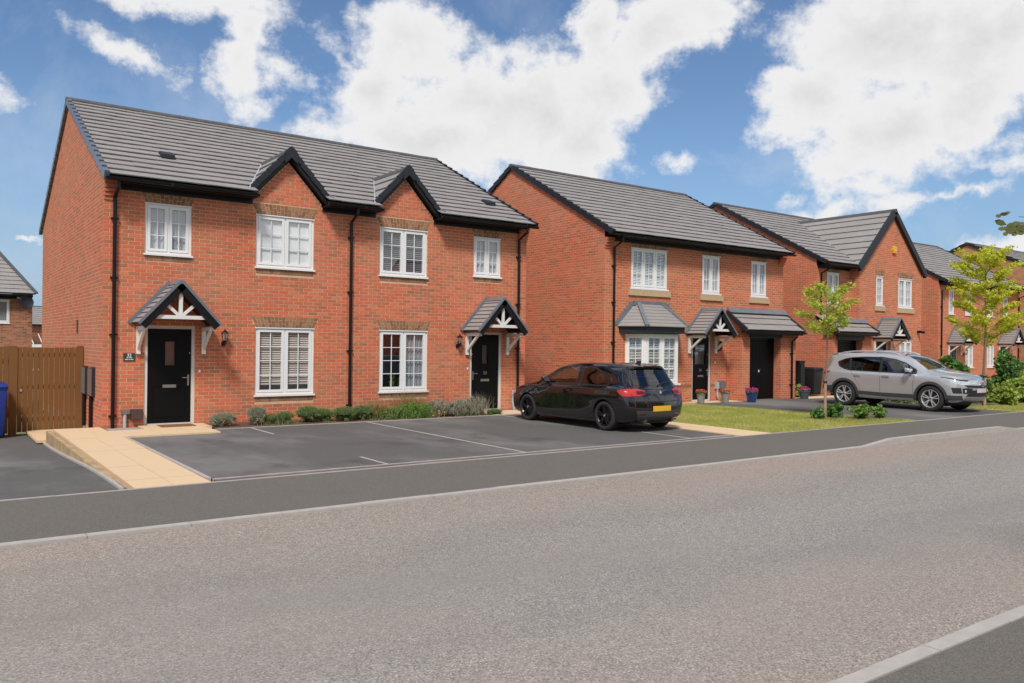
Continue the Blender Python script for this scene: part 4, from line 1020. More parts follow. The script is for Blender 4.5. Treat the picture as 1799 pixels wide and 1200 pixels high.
def house0():
    X1, Y0, zb = 4.15, 43.9, -1.4
    h = thing('rear_brick_house', 'brown brick house behind the timber fence at the left edge with a satellite dish', 'house', (X1, Y0, zb)); T = frame_at(0, Y0)
    wo = (2.05,3.24,2.50,3.58)
    b = MB(); wall_cells(b, -8, X1, zb, 3.72, [wo], T); b.build('front_wall', M['brick_old'], h)
    b = MB(); b.quad([(X1,Y0,zb),(X1,52,zb),(X1,52,3.72),(X1,Y0,3.72)]); b.build('side_wall', M['brick_old'], h)
    window(h, T, *wo, n=1, rows=1, cols=1, blind='curtain')
    eaves(h, -8, X1-.02, Y0, 43.55, 3.72, 3.80)
    ze = 3.85; 
    def xr(z): return 4.27-.64*(z-ze)
    slope_tiles(h, -8, 4.27, (43.5, ze), (48.5, ze+3.5), 17, lambda z0, z1: [(xr((z0+z1)/2), 9)], 0)
    u = MB(); u.quad([(-8,43.52,ze-.02),(4.25,43.52,ze-.02),(4.25-2.24,48.5,ze+3.48),(-8,48.5,ze+3.48)]); u.build('underlay', M['under'], h)
    u = MB(); u.quad([(4.27,43.5,ze+.03),(4.27-2.24,48.5,ze+3.53),(4.27,53.5,ze+.03)]); u.build('hip_slope', M['tile'], h)
    u = MB(); u.bar((4.27,43.5,ze+.05),(4.27-2.24,48.5,ze+3.56), .16, .06); u.build('hip_ridge', M['ridge'], h)
    d = MB(); Md = Matrix.Translation((3.86,Y0-.42,3.46)) @ Matrix.Rotation(R(200), 4, 'Z') @ Matrix.Rotation(R(8), 4, 'X')
    d.lathe([(.001,0),(.12,.012),(.22,.04),(.30,.08),(.305,.075),(.22,.025),(.12,-.003),(.001,-.012)], 20, axis='y', M=Md)
    d.bar((3.86,Y0-.40,3.46),(3.86,Y0-.02,3.30), .04, .04); d.bar((3.86,Y0-.42,3.15),(3.80,Y0-.80,3.25), .025, .025); d.box(3.75,3.85,Y0-.9,Y0-.8,3.22,3.30)
    d.build('satellite_dish', M['verge'], h)
    p = MB(); p.lathe([(.001,.07),(.07,.05),(.07,-.03),(.001,-.03)], 10, c=(3.59,Y0-.09,3.66)); p.build('alarm_light', M['white'], h)

def house00():
    h = thing('distant_house', 'small distant house with a white conservatory glimpsed in the gap beside the near gable wall', 'house', (7.0, 68, -1.6))
    X0, X1, Y0 = 4.5, 14, 68
    shell(h, X0, X1, Y0, 76, -2, 2.75, 71, 4.0, M['brick_old'], [(8.0,9.2,.7,2.0)])
    window(h, frame_at(0, Y0), 8.0, 9.2, .7, 2.0, n=2, rows=1, cols=1, blind='net')
    roof(h, X0, X1, 67.6, 2.8, 71, 4.2, 76.4, 2.8, 9, vind=False, rind=False)
    c = MB()
    for i in range(9):
        x = 4.6+i*.55; c.box(x, x+.05, 65.0, 65.06, -1.8, 1.25)
    c.box(4.5, 9.1, 64.98, 65.08, 1.2, 1.4); c.box(4.5, 9.1, 64.98, 65.08, -.4, -.3)
    for i in range(9): 
        x = 4.6+i*.55; c.bar((x,65.0,1.4),(x,67.9,2.15), .05, .05)
    c.build('conservatory_frame', M['white'], h)
    g_ = MB(); g_.quad([(4.5,65.03,-1.8),(9.1,65.03,-1.8),(9.1,65.03,1.3),(4.5,65.03,1.3)]); g_.quad([(4.5,65.0,1.38),(9.1,65.0,1.38),(9.1,67.95,2.1),(4.5,67.95,2.1)]); g_.build('conservatory_glass', M['glass'], h)

def opposite(X0, X1, lab, nm):
    Y1 = -11.8; Y0 = -20.5
    h = thing(nm, lab, 'house', (X0, Y1, 0)); T = Matrix.Translation((0, Y1, 0)) @ Matrix.Rotation(math.pi, 4, 'Z')
    b = MB(); W_ = X1-X0
    o = [(-X0-2.2,-X0-1.1,3.5,4.7),(-X1+1.1,-X1+2.2,3.5,4.7),(-X0-2.3,-X0-1.0,.6,2.1),(-X1+1.1,-X1+2.2,.0,2.1)]
    wall_cells(b, -X1, -X0, -.3, 5.0, o, T); b.build('front_wall', M['brick'], h)
    for q in o[:3]: window(h, T, *q, n=2, rows=3, blind='net')
    door(h, T, *o[3])
    for x in (X0, X1):
        b = MB(); b.quad([(x,Y0,-.3),(x,Y1,-.3),(x,Y1,5.05),(x,(Y0+Y1)/2,7.9),(x,Y0,5.05)]); b.build('side_wall', M['brick'], h)
    b = MB(); b.quad([(X0,Y0,-.3),(X1,Y0,-.3),(X1,Y0,5.05),(X0,Y0,5.05)]); b.build('back_wall', M['brick'], h)
    r = MB(); ym = (Y0+Y1)/2
    n = 15
    for s in (-1, 1):
        ye = ym+s*(abs(Y1-ym)+.4)
        for k in range(n):
            t0, t1 = k/n, (k+1)/n
            y0, y1 = ye+(ym-ye)*t0, ye+(ym-ye)*t1; z0, z1 = 5.0+3.0*t0, 5.0+3.0*t1
            r.quad([(X0-.1,y0,z0+.04),(X1+.1,y0,z0+.04),(X1+.1,y1,z1+.005),(X0-.1,y1,z1+.005)]); r.quad([(X0-.1,y0,z0-.02),(X1+.1,y0,z0-.02),(X1+.1,y0,z0+.04),(X0-.1,y0,z0+.04)])
    r.build('roof', M['tile'], h)

# ================================================================== CARS
def car_paint(name, col, metal=0.0, flake=0.0):
    m_ = bpy.data.materials.new(name); m_.use_nodes = True; N = NT(m_.node_tree)
    pos = N.n('ShaderNodeNewGeometry').outputs['Position']; z = N.n('ShaderNodeSeparateXYZ', {0: pos}).outputs[2]
    dust = N.n('ShaderNodeMapRange', {0: N.m('ADD', z, N.m('MULTIPLY', N.noise(pos, 7., 4, .6), .35)), 1: .22, 2: .55, 3: .12, 4: .0}).outputs[0]
    c = N.mix(dust, col, (.14,.12,.10))
    b = N.n('ShaderNodeBsdfPrincipled', {'Base Color': c, 'Metallic': metal, 'Roughness': N.m('MULTIPLY_ADD', dust, .9, .34 if metal else .12), 'Coat Weight': 1.0, 'Coat Roughness': .025, 'Coat IOR': 1.5 if metal else 1.72, 'Specular IOR Level': .5 if metal else .1})
    N.n('ShaderNodeOutputMaterial', {'Surface': b.outputs[0]}); return m_
M['paint_b'] = car_paint('black_car_paint', (.006,.006,.008))
M['paint_s'] = car_paint('silver_car_paint', (.57,.575,.59), .6)
M['paint_w'] = car_paint('pale_silver_car_paint', (.62,.62,.64), .4)
M['trim'] = mat('black_car_trim', (.018,.018,.019), .55, bump=.1, bscale=300)
M['gtrim'] = mat('grey_car_cladding', (.045,.045,.048), .6)
M['tyre'] = mat('tyre_rubber', (.022,.021,.020), .85, var=.3, vscale=12)
M['rim_b'] = mat('black_alloy', (.014,.014,.016), .4, .3, coat=.15)
M['rim_s'] = mat('machined_alloy', (.80,.80,.81), .32, .7)
M['chrome'] = mat('chrome', (.8,.8,.8), .12, 1.0)
M['red'] = mat('red_lamp_lens', (.50,.016,.014), .3, coat=.3)
M['reddk'] = mat('dark_red_lamp_lens', (.10,.004,.004), .1, coat=1.0)
M['lens'] = mat('clear_lamp_lens', (.55,.58,.62), .08, .3, coat=1.0)
M['yplate'] = mat('yellow_plate', (.80,.42,.012), .45)
M['wplate'] = mat('white_plate', (.62,.58,.57), .5)
M['seat'] = mat('car_seat', (.03,.03,.032), .9)
M['bluep'] = mat('badge_blue', (.05,.12,.35), .3)

def catmull(P, u):
    """P (n, ...) at fractional index u, end slopes one-sided"""
    n = len(P); i = np.clip(np.floor(u).astype(int), 0, n-2); t = (u-i)
    p1 = P[i]; p2 = P[i+1]; p0 = P[np.clip(i-1, 0, n-1)]; p3 = P[np.clip(i+2, 0, n-1)]
    p0 = np.where((i == 0)[(...,)+(None,)*(P.ndim-1)], 2*p1-p2, p0); p3 = np.where((i == n-2)[(...,)+(None,)*(P.ndim-1)], 2*p2-p1, p3)
    t = t[(...,)+(None,)*(P.ndim-1)]
    return .5*((2*p1)+(-p0+p2)*t+(2*p0-5*p1+4*p2-p3)*t*t+(-p0+3*p1-3*p2+p3)*t**3)

def car_body(cage, wheels, wr, nu=10, nv=7, bul_r=.07, bul_f=.12):
    """cage (stations, rows, 3) for the left side (y>0). Returns verts, quads of both sides with wheel openings"""
    P = np.array(cage, float); S, Rr, _ = P.shape
    us = np.linspace(0, S-1, (S-1)*nu+1); vs = np.linspace(0, Rr-1, (Rr-1)*nv+1)
    G1 = catmull(P, us)                                    # (U, R, 3)
    G2 = np.transpose(catmull(np.transpose(G1, (1, 0, 2)), vs), (1, 0, 2))   # (U, V, 3)
    G2[:, -1, 1] = 0
    U, V_, _ = G2.shape
    # rear and front caps: rows up to the roof corner, blended across
    return G2, us, vs

def grid_mesh(G, flip=False):
    U, V_, _ = G.shape; idx = np.arange(U*V_).reshape(U, V_)
    q = np.stack([idx[:-1,:-1], idx[1:,:-1], idx[1:,1:], idx[:-1,1:]], -1).reshape(-1, 4)
    if flip: q = q[:, ::-1]
    return G.reshape(-1, 3), q

def cut_wheels(V, Q, wheels, wr):
    V = V.copy(); keep = np.ones(len(Q), bool)
    for (wx, wz) in wheels:
        d = np.hypot(V[:,0]-wx, V[:,2]-wz); ins = d < wr
        allin = ins[Q].all(1); mixed = ins[Q].any(1) & ~allin & keep
        keep &= ~allin
        vi = np.unique(Q[mixed]); vi = vi[ins[vi]]
        dd = d[vi]; s = wr/np.maximum(dd, 1e-6)
        V[vi,0] = wx+(V[vi,0]-wx)*s; V[vi,2] = wz+(V[vi,2]-wz)*s
    return V, Q[keep]

body_open = []
def make_car(name, label, cat, loc, rotz, cage, wheels, wr, tyre_r, paint, spec, group=None):
    root = thing(name, label, cat, loc, group)
    Troot = Matrix.Translation(loc) @ Matrix.Rotation(rotz, 4, 'Z')
    # everything is modelled in the car's frame and placed with the root's rotation
    root.rotation_euler = (0, 0, rotz)
    G2, us, vs = car_body(cage, wheels, wr)
    parts_V, parts_Q = [], []; base = 0
    def addg(V, Q):
        nonlocal base
        parts_V.append(V); parts_Q.append(Q+base); base += len(V)
    V, Q = grid_mesh(G2); V, Q = cut_wheels(V, Q, wheels, wr); addg(V, Q)
    V2 = V.copy(); V2[:,1] *= -1; addg(V2, Q[:, ::-1])
    # caps
    kc = spec['cap_rows']; nvv = (kc)*7
    for end, bul in ((0, spec['bul_r']), (-1, spec['bul_f'])):
        ring = G2[end, :nvv+1]; m_ = 24
        t = np.linspace(1, -1, m_+1)
        cap = np.zeros((nvv+1, m_+1, 3))
        cap[:,:,1] = ring[:,1][:,None]*t[None,:]; cap[:,:,2] = ring[:,2][:,None]
        sgn = -1 if end == 0 else 1
        cap[:,:,0] = ring[:,0][:,None]+sgn*bul*(1-np.abs(t)[None,:]**2.2)
        if end == 0: # top row follows the roof trailing edge
            pass
        Vc, Qc = grid_mesh(cap, flip=(end == 0)); addg(Vc, Qc)
        # lid between the last cap row and the deck/roof edge of the ring
        top = G2[end, nvv:]; n2 = len(top)
        row = cap[nvv]; tt = np.abs(t)
        # stitch: cap top row to mirrored ring edge
        edge = np.zeros((m_+1, 3)); yy = top[:,1]
        for i, tv in enumerate(t):
            y = abs(row[i,1]); j = np.interp(-y, -yy, np.arange(n2)); a = int(min(j, n2-2)); f = j-a
            e = top[a]*(1-f)+top[a+1]*f; edge[i] = (e[0], row[i,1], e[2])
        lid = np.stack([row, edge], 0); Vc, Qc = grid_mesh(lid, flip=(end == 0)); addg(Vc, Qc)
    V = np.concatenate(parts_V); Q = np.concatenate(parts_Q)
    me = bpy.data.meshes.new('body'); me.from_pydata(V.tolist(), [], Q.tolist()); me.update()
    bm = bmesh.new(); bm.from_mesh(me); bmesh.ops.remove_doubles(bm, verts=bm.verts, dist=.0008); bmesh.ops.recalc_face_normals(bm, faces=bm.faces); 
    bvh = BVHTree.FromBMesh(bm); bm.to_mesh(me); bm.free()
    me.materials.append(paint); me.polygons.foreach_set('use_smooth', [True]*len(me.polygons))
    body = bpy.data.objects.new('body', me); COL.objects.link(body); body.parent = root
    def add(mb, nm, m_, parent=None, smooth=False):
        me_ = mb.mesh(nm, m_, (0,0,0), smooth); o = bpy.data.objects.new(nm, me_); COL.objects.link(o); o.parent = parent or root; return o
    def hit(p, axis, off):
        if axis == 'L': o, d = Vector((p[0], 3, p[1])), Vector((0,-1,0))
        elif axis == 'R': o, d = Vector((p[0], -3, p[1])), Vector((0,1,0))
        elif axis == 'B': o, d = Vector((-3, p[0], p[1])), Vector((1,0,0))
        elif axis == 'F': o, d = Vector((9, p[0], p[1])), Vector((-1,0,0))
        elif axis == 'T': o, d = Vector((p[0], p[1], 5)), Vector((0,0,-1))
        h = bvh.ray_cast(o, d)
        if h[0] is None:
            h = bvh.find_nearest(Vector((p[0], 0, p[1])) if axis in 'LR' else o+d*3)
        nrm = h[1] if h[1].dot(d) < 0 else -h[1]
        return h[0]+nrm*off
    def patch(top, bot, axis, nm, m_, off=.004, nr=5, nc=5, parent=None, thick=0.0):
        def dens(pl):
            out = []
            for a, b in zip(pl, pl[1:]):
                for i in range(nc): out.append((a[0]+(b[0]-a[0])*i/nc, a[1]+(b[1]-a[1])*i/nc))
            out.append(pl[-1]); return out
        A, B = dens(top), dens(bot); mb = MB(); rows = []
        for r in range(nr+1):
            t = r/nr; rows.append([hit((a[0]+(b[0]-a[0])*t, a[1]+(b[1]-a[1])*t), axis, off) for a, b in zip(A, B)])
        n = len(A); V_ = [tuple(p) for row in rows for p in row]; mb.v = V_
        for r in range(nr):
            for i in range(n-1):
                mb.f.append((r*n+i, r*n+i+1, (r+1)*n+i+1, (r+1)*n+i)); mb.m.append(0)
        return add(mb, nm, m_, parent, True)
    def line(pts, axis, nm, w=.004, m_=None, off=.0015, nc=10, parent=None):
        mb = MB(); dp = []
        for a, b in zip(pts, pts[1:]):
            for i in range(nc): dp.append((a[0]+(b[0]-a[0])*i/nc, a[1]+(b[1]-a[1])*i/nc))
        dp.append(pts[-1]); P3 = []
        for i, p in enumerate(dp):
            a = dp[max(i-1, 0)]; b = dp[min(i+1, len(dp)-1)]; dx, dz = b[0]-a[0], b[1]-a[1]; L = math.hypot(dx, dz) or 1
            nx, nz = -dz/L*w, dx/L*w
            P3.append((hit((p[0]+nx, p[1]+nz), axis, off), hit((p[0]-nx, p[1]-nz), axis, off)))
        for a, b in zip(P3, P3[1:]): mb.quad([a[0], b[0], b[1], a[1]])
        return add(mb, nm, m_ or M['trim'], parent or body)
    # wheels, arch liners
    for (wx, wz) in wheels:
        for s in (1, -1):
            wy = s*spec['track']; Mw = Matrix.Translation((wx, wy, tyre_r))
            t = MB(); rr = tyre_r; ri = spec['rim_r']; w2 = .105
            prof = [(ri-.01, -w2*.8*s), (ri, -w2*s), (rr-.05, -w2*1.02*s), (rr-.012, -w2*.85*s), (rr, -w2*.55*s), (rr, w2*.55*s), (rr-.012, w2*.85*s), (rr-.05, w2*1.02*s), (ri, w2*s), (ri-.012, w2*.82*s)]
            t.lathe(prof, 40, axis='y', M=Mw)
            wh = thing_part('wheel', root)
            add(t, 'tyre', M['tyre'], wh, True)
            r_ = MB(); yo = s*w2*.80
            r_.lathe([(ri-.004, yo+.012*s), (ri-.014, yo+.016*s), (ri-.03, yo-.01*s), (ri-.03, -yo)], 40, axis='y', M=Mw)
            ns = spec['spokes']
            for k in range(ns):
                for dd in ((-.16, .16) if spec['double'] else (0,)):
                    a = 2*math.pi*k/ns+.25; a1 = a+dd*.35; a2 = a+dd*1.15
                    p0 = Mw @ Vector((.035*math.cos(a1), yo-.012*s, .035*math.sin(a1))); p1 = Mw @ Vector(((ri-.018)*math.cos(a2), yo+.004*s, (ri-.018)*math.sin(a2)))
                    r_.bar(p0, p1, .026, .028, up=(0,1,0))
            r_.lathe([(.001, yo+.006*s), (.045, yo+.004*s), (.06, yo-.02*s)], 20, axis='y', M=Mw)
            add(r_, 'rim', M['rim_b'] if spec['rim'] == 'b' else M['rim_s'], wh)
            hb = MB(); hb.lathe([(.001, yo+.013*s), (.026, yo+.011*s), (.028, yo+.0*s)], 16, axis='y', M=Mw); add(hb, 'hub_cap', M['chrome'] if spec['rim'] == 'b' else M['trim'], wh)
            dk = MB(); dk.lathe([(.001, yo-.085*s), (ri*.62, yo-.085*s), (ri*.62, yo-.10*s)], 28, axis='y', M=Mw); add(dk, 'brake_disc', M['gtrim'], wh)
            bk = MB(); bk.lathe([(.001, yo-.115*s), (ri-.02, yo-.115*s)], 28, axis='y', M=Mw); add(bk, 'wheel_back', M['trim'], wh)
            al = MB(); n = 22; yin = s*(spec['track']-.16)
            for i in range(n):
                a0, a1 = math.pi*(-.16+1.32*i/n), math.pi*(-.16+1.32*(i+1)/n)
                q = []
                for a in (a0, a1):
                    x, z = wx+wr*math.cos(a), wz+wr*math.sin(a); o = hit((x+.004*math.cos(a), z+.004*math.sin(a)), 'L' if s > 0 else 'R', 0)
                    q.append((Vector((x, o.y, z)), Vector((wx+(wr+.0)*math.cos(a), yin, z))))
                al.quad([q[0][0], q[1][0], q[1][1], q[0][1]])
            back = [(wx+wr*math.cos(math.pi*(-.16+1.32*i/n)), yin, wz+wr*math.sin(math.pi*(-.16+1.32*i/n))) for i in range(n+1)]
            al.quad(back); add(al, 'arch_liner', M['trim'])
            if spec.get('arch'):
                ar = MB(); wd = spec['arch']
                for i in range(n):
                    q = []
                    for k_ in (i, i+1):
                        a = math.pi*(-.10+1.20*k_/n)
                        ci, co = (math.cos(a), math.sin(a)), wd*(1 if 0 < k_ < n else .9)
                        pi_ = hit((wx+(wr+.002)*ci[0], wz+(wr+.002)*ci[1]), 'L' if s > 0 else 'R', .018); po = hit((wx+(wr+co)*ci[0], wz+(wr+co)*ci[1]), 'L' if s > 0 else 'R', .014); pp = hit((wx+(wr+co+.006)*ci[0], wz+(wr+co+.006)*ci[1]), 'L' if s > 0 else 'R', .0)
                        q.append((pi_-Vector((0,s*.05,0)), pi_, po, pp))
                    for m1 in range(3): ar.quad([q[0][m1], q[1][m1], q[1][m1+1], q[0][m1+1]])
                add(ar, 'wheel_arch', M['gtrim'], smooth=True)
    # underside
    ub = MB(); zb_ = spec['floor']; L = spec['L']; ub.box(.25, L-.3, -.62, .62, zb_, zb_+.12); add(ub, 'underbody', M['trim'])
    def open_windows(polys):
        """remove body faces behind the panes; polys = [(axis, [(a, b), ...])]"""
        me_ = body.data; cen = np.empty(len(me_.polygons)*3); me_.polygons.foreach_get('center', cen); cen = cen.reshape(-1, 3); kill = np.zeros(len(cen), bool)
        nr_ = np.empty(len(me_.polygons)*3); me_.polygons.foreach_get('normal', nr_); nr_ = nr_.reshape(-1, 3)
        for ax, pl in polys:
            if ax == 'L': q = cen[:, [0, 2]]; ok = cen[:,1] > .3
            elif ax == 'R': q = cen[:, [0, 2]]; ok = cen[:,1] < -.3
            elif ax == 'B': q = cen[:, [1, 2]]; ok = cen[:,0] < 1.0
            else: q = cen[:, [0, 1]]; ok = cen[:,2] > .8
            kill |= ok & inpoly(q, pl)
        bm = bmesh.new(); bm.from_mesh(me_); bm.faces.ensure_lookup_table(); bmesh.ops.delete(bm, geom=[bm.faces[i] for i in np.nonzero(kill)[0]], context='FACES'); bm.to_mesh(me_); bm.free(); me_.update()


    body_open.append(open_windows)
    return root, body, add, hit, patch, line
def inpoly(P_, poly):
    x, y = P_[:,0], P_[:,1]; c = np.zeros(len(P_), bool); n = len(poly); j = n-1
    for i in range(n):
        xi, yi = poly[i]; xj, yj = poly[j]
        with np.errstate(divide='ignore', invalid='ignore'): k = ((yi > y) != (yj > y)) & (x < (xj-xi)*(y-yi)/(yj-yi+1e-12)+xi)
        c ^= k; j = i
    return c
def cabin(add, s_, y_w, zs, xs_, roofz):
    """dark seats, dashboard, floor and headlining seen through the glass"""
    b = MB(); x0, x1 = xs_
    b.box(x0, x1, -y_w, y_w, zs-.45, zs-.40)
    for y in (-.37, .37):
        for xs in s_:
            b.box(xs-.05, xs+.45, y-.24, y+.24, zs-.35, zs-.20); b.hexa([(xs-.14,y-.24,zs-.2),(xs+.02,y-.24,zs-.2),(xs+.02,y+.24,zs-.2),(xs-.14,y+.24,zs-.2),(xs-.26,y-.20,zs+.22),(xs-.16,y-.20,zs+.22),(xs-.16,y+.20,zs+.22),(xs-.26,y+.20,zs+.22)])
            b.box(xs-.26, xs-.17, y-.11, y+.11, zs+.24, zs+.40)
    b.box(x1-.35, x1+.1, -y_w, y_w, zs-.3, zs-.03)
    add(b, 'seats', M['seat'])
    w = MB(); w.lathe([(.17,-.012),(.19,0),(.17,.012)], 20, axis='z', M=Matrix.Translation((x1-.48, -.36, zs+.0)) @ Matrix.Rotation(R(-62), 4, 'Y')); add(w, 'steering_wheel', M['trim'])

def S(x, ys, zs, xs=None):
    xs = xs or [0]*8
    return [(x+dx, y, z) for dx, y, z in zip(xs, ys, zs)]
HATCH = [
 S(0.10, [.60,.66,.70,.69,.63,.545,.30,0], [.26,.33,.55,.835,.925,1.33,1.372,1.385], [.05,-.02,-.04,.02,.10,.36,.30,.27]),
 S(0.22, [.76,.82,.85,.85,.76,.585,.33,0], [.22,.31,.55,.86,.94,1.345,1.388,1.402], [.04,0,-.02,.03,.09,.40,.36,.34]),
 S(0.55, [.80,.865,.885,.885,.785,.605,.34,0], [.20,.30,.55,.872,.955,1.36,1.403,1.417], [.02,0,0,.02,.05,.28,.26,.25]),
 S(1.00, [.80,.865,.885,.885,.785,.615,.345,0], [.18,.29,.55,.868,.948,1.372,1.412,1.427], [0,0,0,0,.03,.10,.10,.10]),
 S(1.60, [.82,.865,.872,.875,.785,.62,.345,0], [.17,.27,.55,.86,.94,1.37,1.412,1.427]),
 S(2.20, [.82,.865,.872,.873,.782,.61,.34,0], [.17,.27,.55,.848,.926,1.335,1.385,1.40]),
 S(2.70, [.82,.865,.872,.872,.778,.585,.33,0], [.17,.27,.55,.838,.914,1.235,1.30,1.318]),
 S(3.05, [.82,.868,.876,.86,.785,.635,.36,0], [.17,.27,.56,.83,.90,1.07,1.13,1.146]),
 S(3.32, [.81,.868,.88,.862,.775,.66,.40,0], [.17,.28,.56,.815,.872,.945,.975,.985]),
 S(3.75, [.79,.86,.876,.85,.74,.60,.36,0], [.18,.29,.56,.745,.83,.875,.90,.91]),
 S(4.08, [.74,.81,.83,.80,.68,.53,.30,0], [.20,.30,.54,.70,.775,.815,.838,.845]),
 S(4.24, [.62,.70,.72,.69,.60,.45,.25,0], [.24,.32,.52,.64,.70,.735,.752,.758], [-.03,0,.01,0,-.01,-.01,-.005,0]),
]
SUV = [
 S(0.08, [.62,.70,.74,.74,.70,.58,.32,0], [.46,.52,.75,1.00,1.12,1.57,1.615,1.63], [.05,-.03,-.05,.0,.05,.20,.14,.12]),
 S(0.22, [.80,.86,.89,.885,.84,.64,.36,0], [.38,.48,.75,1.01,1.13,1.585,1.63,1.645], [.03,-.02,-.03,.0,.05,.30,.26,.24]),
 S(0.60, [.84,.90,.922,.91,.865,.665,.37,0], [.34,.44,.76,1.02,1.135,1.60,1.648,1.665], [0,0,0,0,.02,.20,.2,.2]),
 S(1.15, [.84,.90,.922,.912,.86,.68,.375,0], [.30,.40,.76,1.01,1.125,1.615,1.662,1.68]),
 S(1.80, [.86,.90,.912,.905,.855,.685,.375,0], [.28,.38,.76,1.0,1.11,1.615,1.665,1.682]),
 S(2.40, [.86,.90,.912,.902,.85,.68,.37,0], [.28,.38,.76,.985,1.10,1.59,1.65,1.668]),
 S(2.90, [.86,.90,.912,.90,.845,.655,.36,0], [.28,.38,.76,.975,1.09,1.48,1.56,1.58]),
 S(3.25, [.86,.90,.915,.90,.84,.69,.38,0], [.28,.38,.76,.97,1.08,1.29,1.38,1.40]),
 S(3.50, [.85,.905,.92,.90,.83,.72,.42,0], [.28,.39,.76,.975,1.075,1.165,1.225,1.24]),
 S(3.95, [.83,.90,.915,.89,.82,.69,.40,0], [.29,.40,.76,.965,1.055,1.115,1.150,1.16]),
 S(4.28, [.78,.85,.86,.83,.75,.62,.36,0], [.30,.40,.72,.90,.985,1.04,1.068,1.078]),
 S(4.42, [.60,.67,.68,.66,.60,.48,.28,0], [.34,.42,.66,.80,.875,.935,.962,.972], [-.03,0,.02,.02,.0,-.02,-.01,0]),
]
def build_hatch(loc, rotz, name, label, paint, rimc='b', plate=True):
    wheels = [(.80,.32),(3.49,.32)]; wr = .352
    spec = dict(cap_rows=5, bul_r=.10, bul_f=.10, track=.765, rim_r=.232, spokes=5, double=True, rim=rimc, floor=.17, L=4.3)
    root, body, add, hit, patch, line = make_car(name, label, 'car', loc, rotz, HATCH, wheels, wr, .318, paint, spec)
    wins = [('B', [(-.56,1.0),(.56,1.0),(.43,1.285),(-.43,1.285)]), ('T', [(2.74,-.47),(2.63,0),(2.74,.47),(3.26,.58),(3.33,0),(3.26,-.58)])]
    for ax, s in (('L', 1), ('R', -1)):
        # window surround then panes
        line([(.76,1.01),(.80,.965),(1.2,.955),(1.66,.948),(1.64,1.325),(1.30,1.295),(1.0,1.205),(.80,1.08),(.76,1.01)], ax, 'window_surround', .022, off=.004); line([(1.78,1.335),(1.80,.945),(2.4,.932),(2.93,.915),(2.87,1.03),(2.60,1.190),(2.32,1.280),(2.05,1.320),(1.78,1.333)], ax, 'window_surround', .024, off=.004)
        wins += [(ax, [(.80,.985),(1.66,.955),(1.62,1.31),(1.30,1.285),(1.0,1.19),(.80,1.07)]), (ax, [(1.80,.95),(2.9,.925),(2.85,1.03),(2.6,1.18),(2.32,1.27),(2.05,1.31),(1.79,1.325)])]
        patch([(.76,1.02),(.80,1.085),(1.0,1.205),(1.30,1.297),(1.63,1.325)], [(.77,.99),(.82,.965),(1.05,.957),(1.3,.953),(1.66,.948)], ax, 'side_window', M['pglass'], .007)
        patch([(1.78,1.328),(2.05,1.315),(2.32,1.275),(2.60,1.185),(2.86,1.03)], [(1.80,.945),(2.1,.94),(2.4,.932),(2.65,.926),(2.92,.92)], ax, 'side_window', M['cglass'], .007)
        line([(1.72,1.30),(1.76,.90),(1.74,.62),(1.80,.34),(2.2,.30),(2.72,.30),(2.98,.45),(3.02,.90)], ax, 'door_gap')
        
        patch([(.55,.26),(1.6,.235),(2.9,.235)], [(.55,.22),(1.6,.20),(2.9,.20)], ax, 'sill_trim', M['gtrim'], .008)
        h = MB(); y = hit((1.95,.80), ax, 0).y
        h.bar((1.86,y+s*.03,.805), (2.08,y+s*.03,.80), .022, .03); h.bar((1.88,y,.805),(1.88,y+s*.03,.805), .02, .02); h.bar((2.06,y,.80),(2.06,y+s*.03,.80), .02, .02); add(h, 'door_handle', paint)
        mr = MB(); y = hit((2.78,.95), ax, 0).y
        mr.hexa([(2.70,y+s*.06,.95),(2.84,y+s*.05,.95),(2.83,y+s*.24,.97),(2.72,y+s*.25,.97),(2.70,y+s*.06,1.06),(2.86,y+s*.05,1.05),(2.84,y+s*.24,1.06),(2.72,y+s*.25,1.08)]); mr.bar((2.78,y-s*.02,.93),(2.78,y+s*.12,.97), .05, .04)
        mo = add(mr, 'door_mirror', paint); bpy_bevel(mo, .02)
        g2 = MB(); g2.quad([(2.695,y+s*.08,.965),(2.695,y+s*.235,.98),(2.695,y+s*.235,1.06),(2.695,y+s*.08,1.045)]); add(g2, 'mirror_glass', M['chrome'], mo)
        # rear lamps: a side patch and a rear patch meeting at the corner
        patch([(.14,.90),(.24,.905),(.40,.865)], [(.12,.755),(.24,.765),(.38,.84)], ax, 'tail_light', M['red'], .008)
        patch([(s*.70,.905),(s*.58,.905),(s*.40,.865)], [(s*.72,.765),(s*.58,.765),(s*.42,.80)], 'B', 'tail_light', M['red'], .010)
        patch([(s*.62,.865),(s*.50,.86),(s*.41,.845)], [(s*.62,.80),(s*.50,.80),(s*.42,.815)], 'B', 'tail_light_inner', M['reddk'], .014)
        patch([(s*.62,.40),(s*.42,.40)], [(s*.62,.375),(s*.42,.375)], 'B', 'rear_reflector', M['reddk'], .010)
        patch([(4.0,.71),(4.14,.70),(4.2,.68)], [(3.98,.64),(4.12,.60),(4.2,.60)], ax, 'headlight', M['lens'], .006)
        patch([(s*.66,.68),(s*.50,.70),(s*.36,.68)], [(s*.66,.60),(s*.50,.59),(s*.38,.60)], 'F', 'headlight', M['lens'], .008)
        e = MB(); ex = hit((s*.40,.28), 'B', 0).x
        e.lathe([(.030,-.02),(.036,-.02),(.036,.12),(.030,.12),(.030,-.02)], 16, axis='y', M=Matrix.Translation((ex-.005, s*.40, .245)) @ Matrix.Rotation(-math.pi/2, 4, 'Z')); e.lathe([(.001,.05),(.030,.05)], 16, axis='y', M=Matrix.Translation((ex-.005, s*.40, .245)) @ Matrix.Rotation(-math.pi/2, 4, 'Z')); add(e, 'exhaust_pipe', M['steel'])
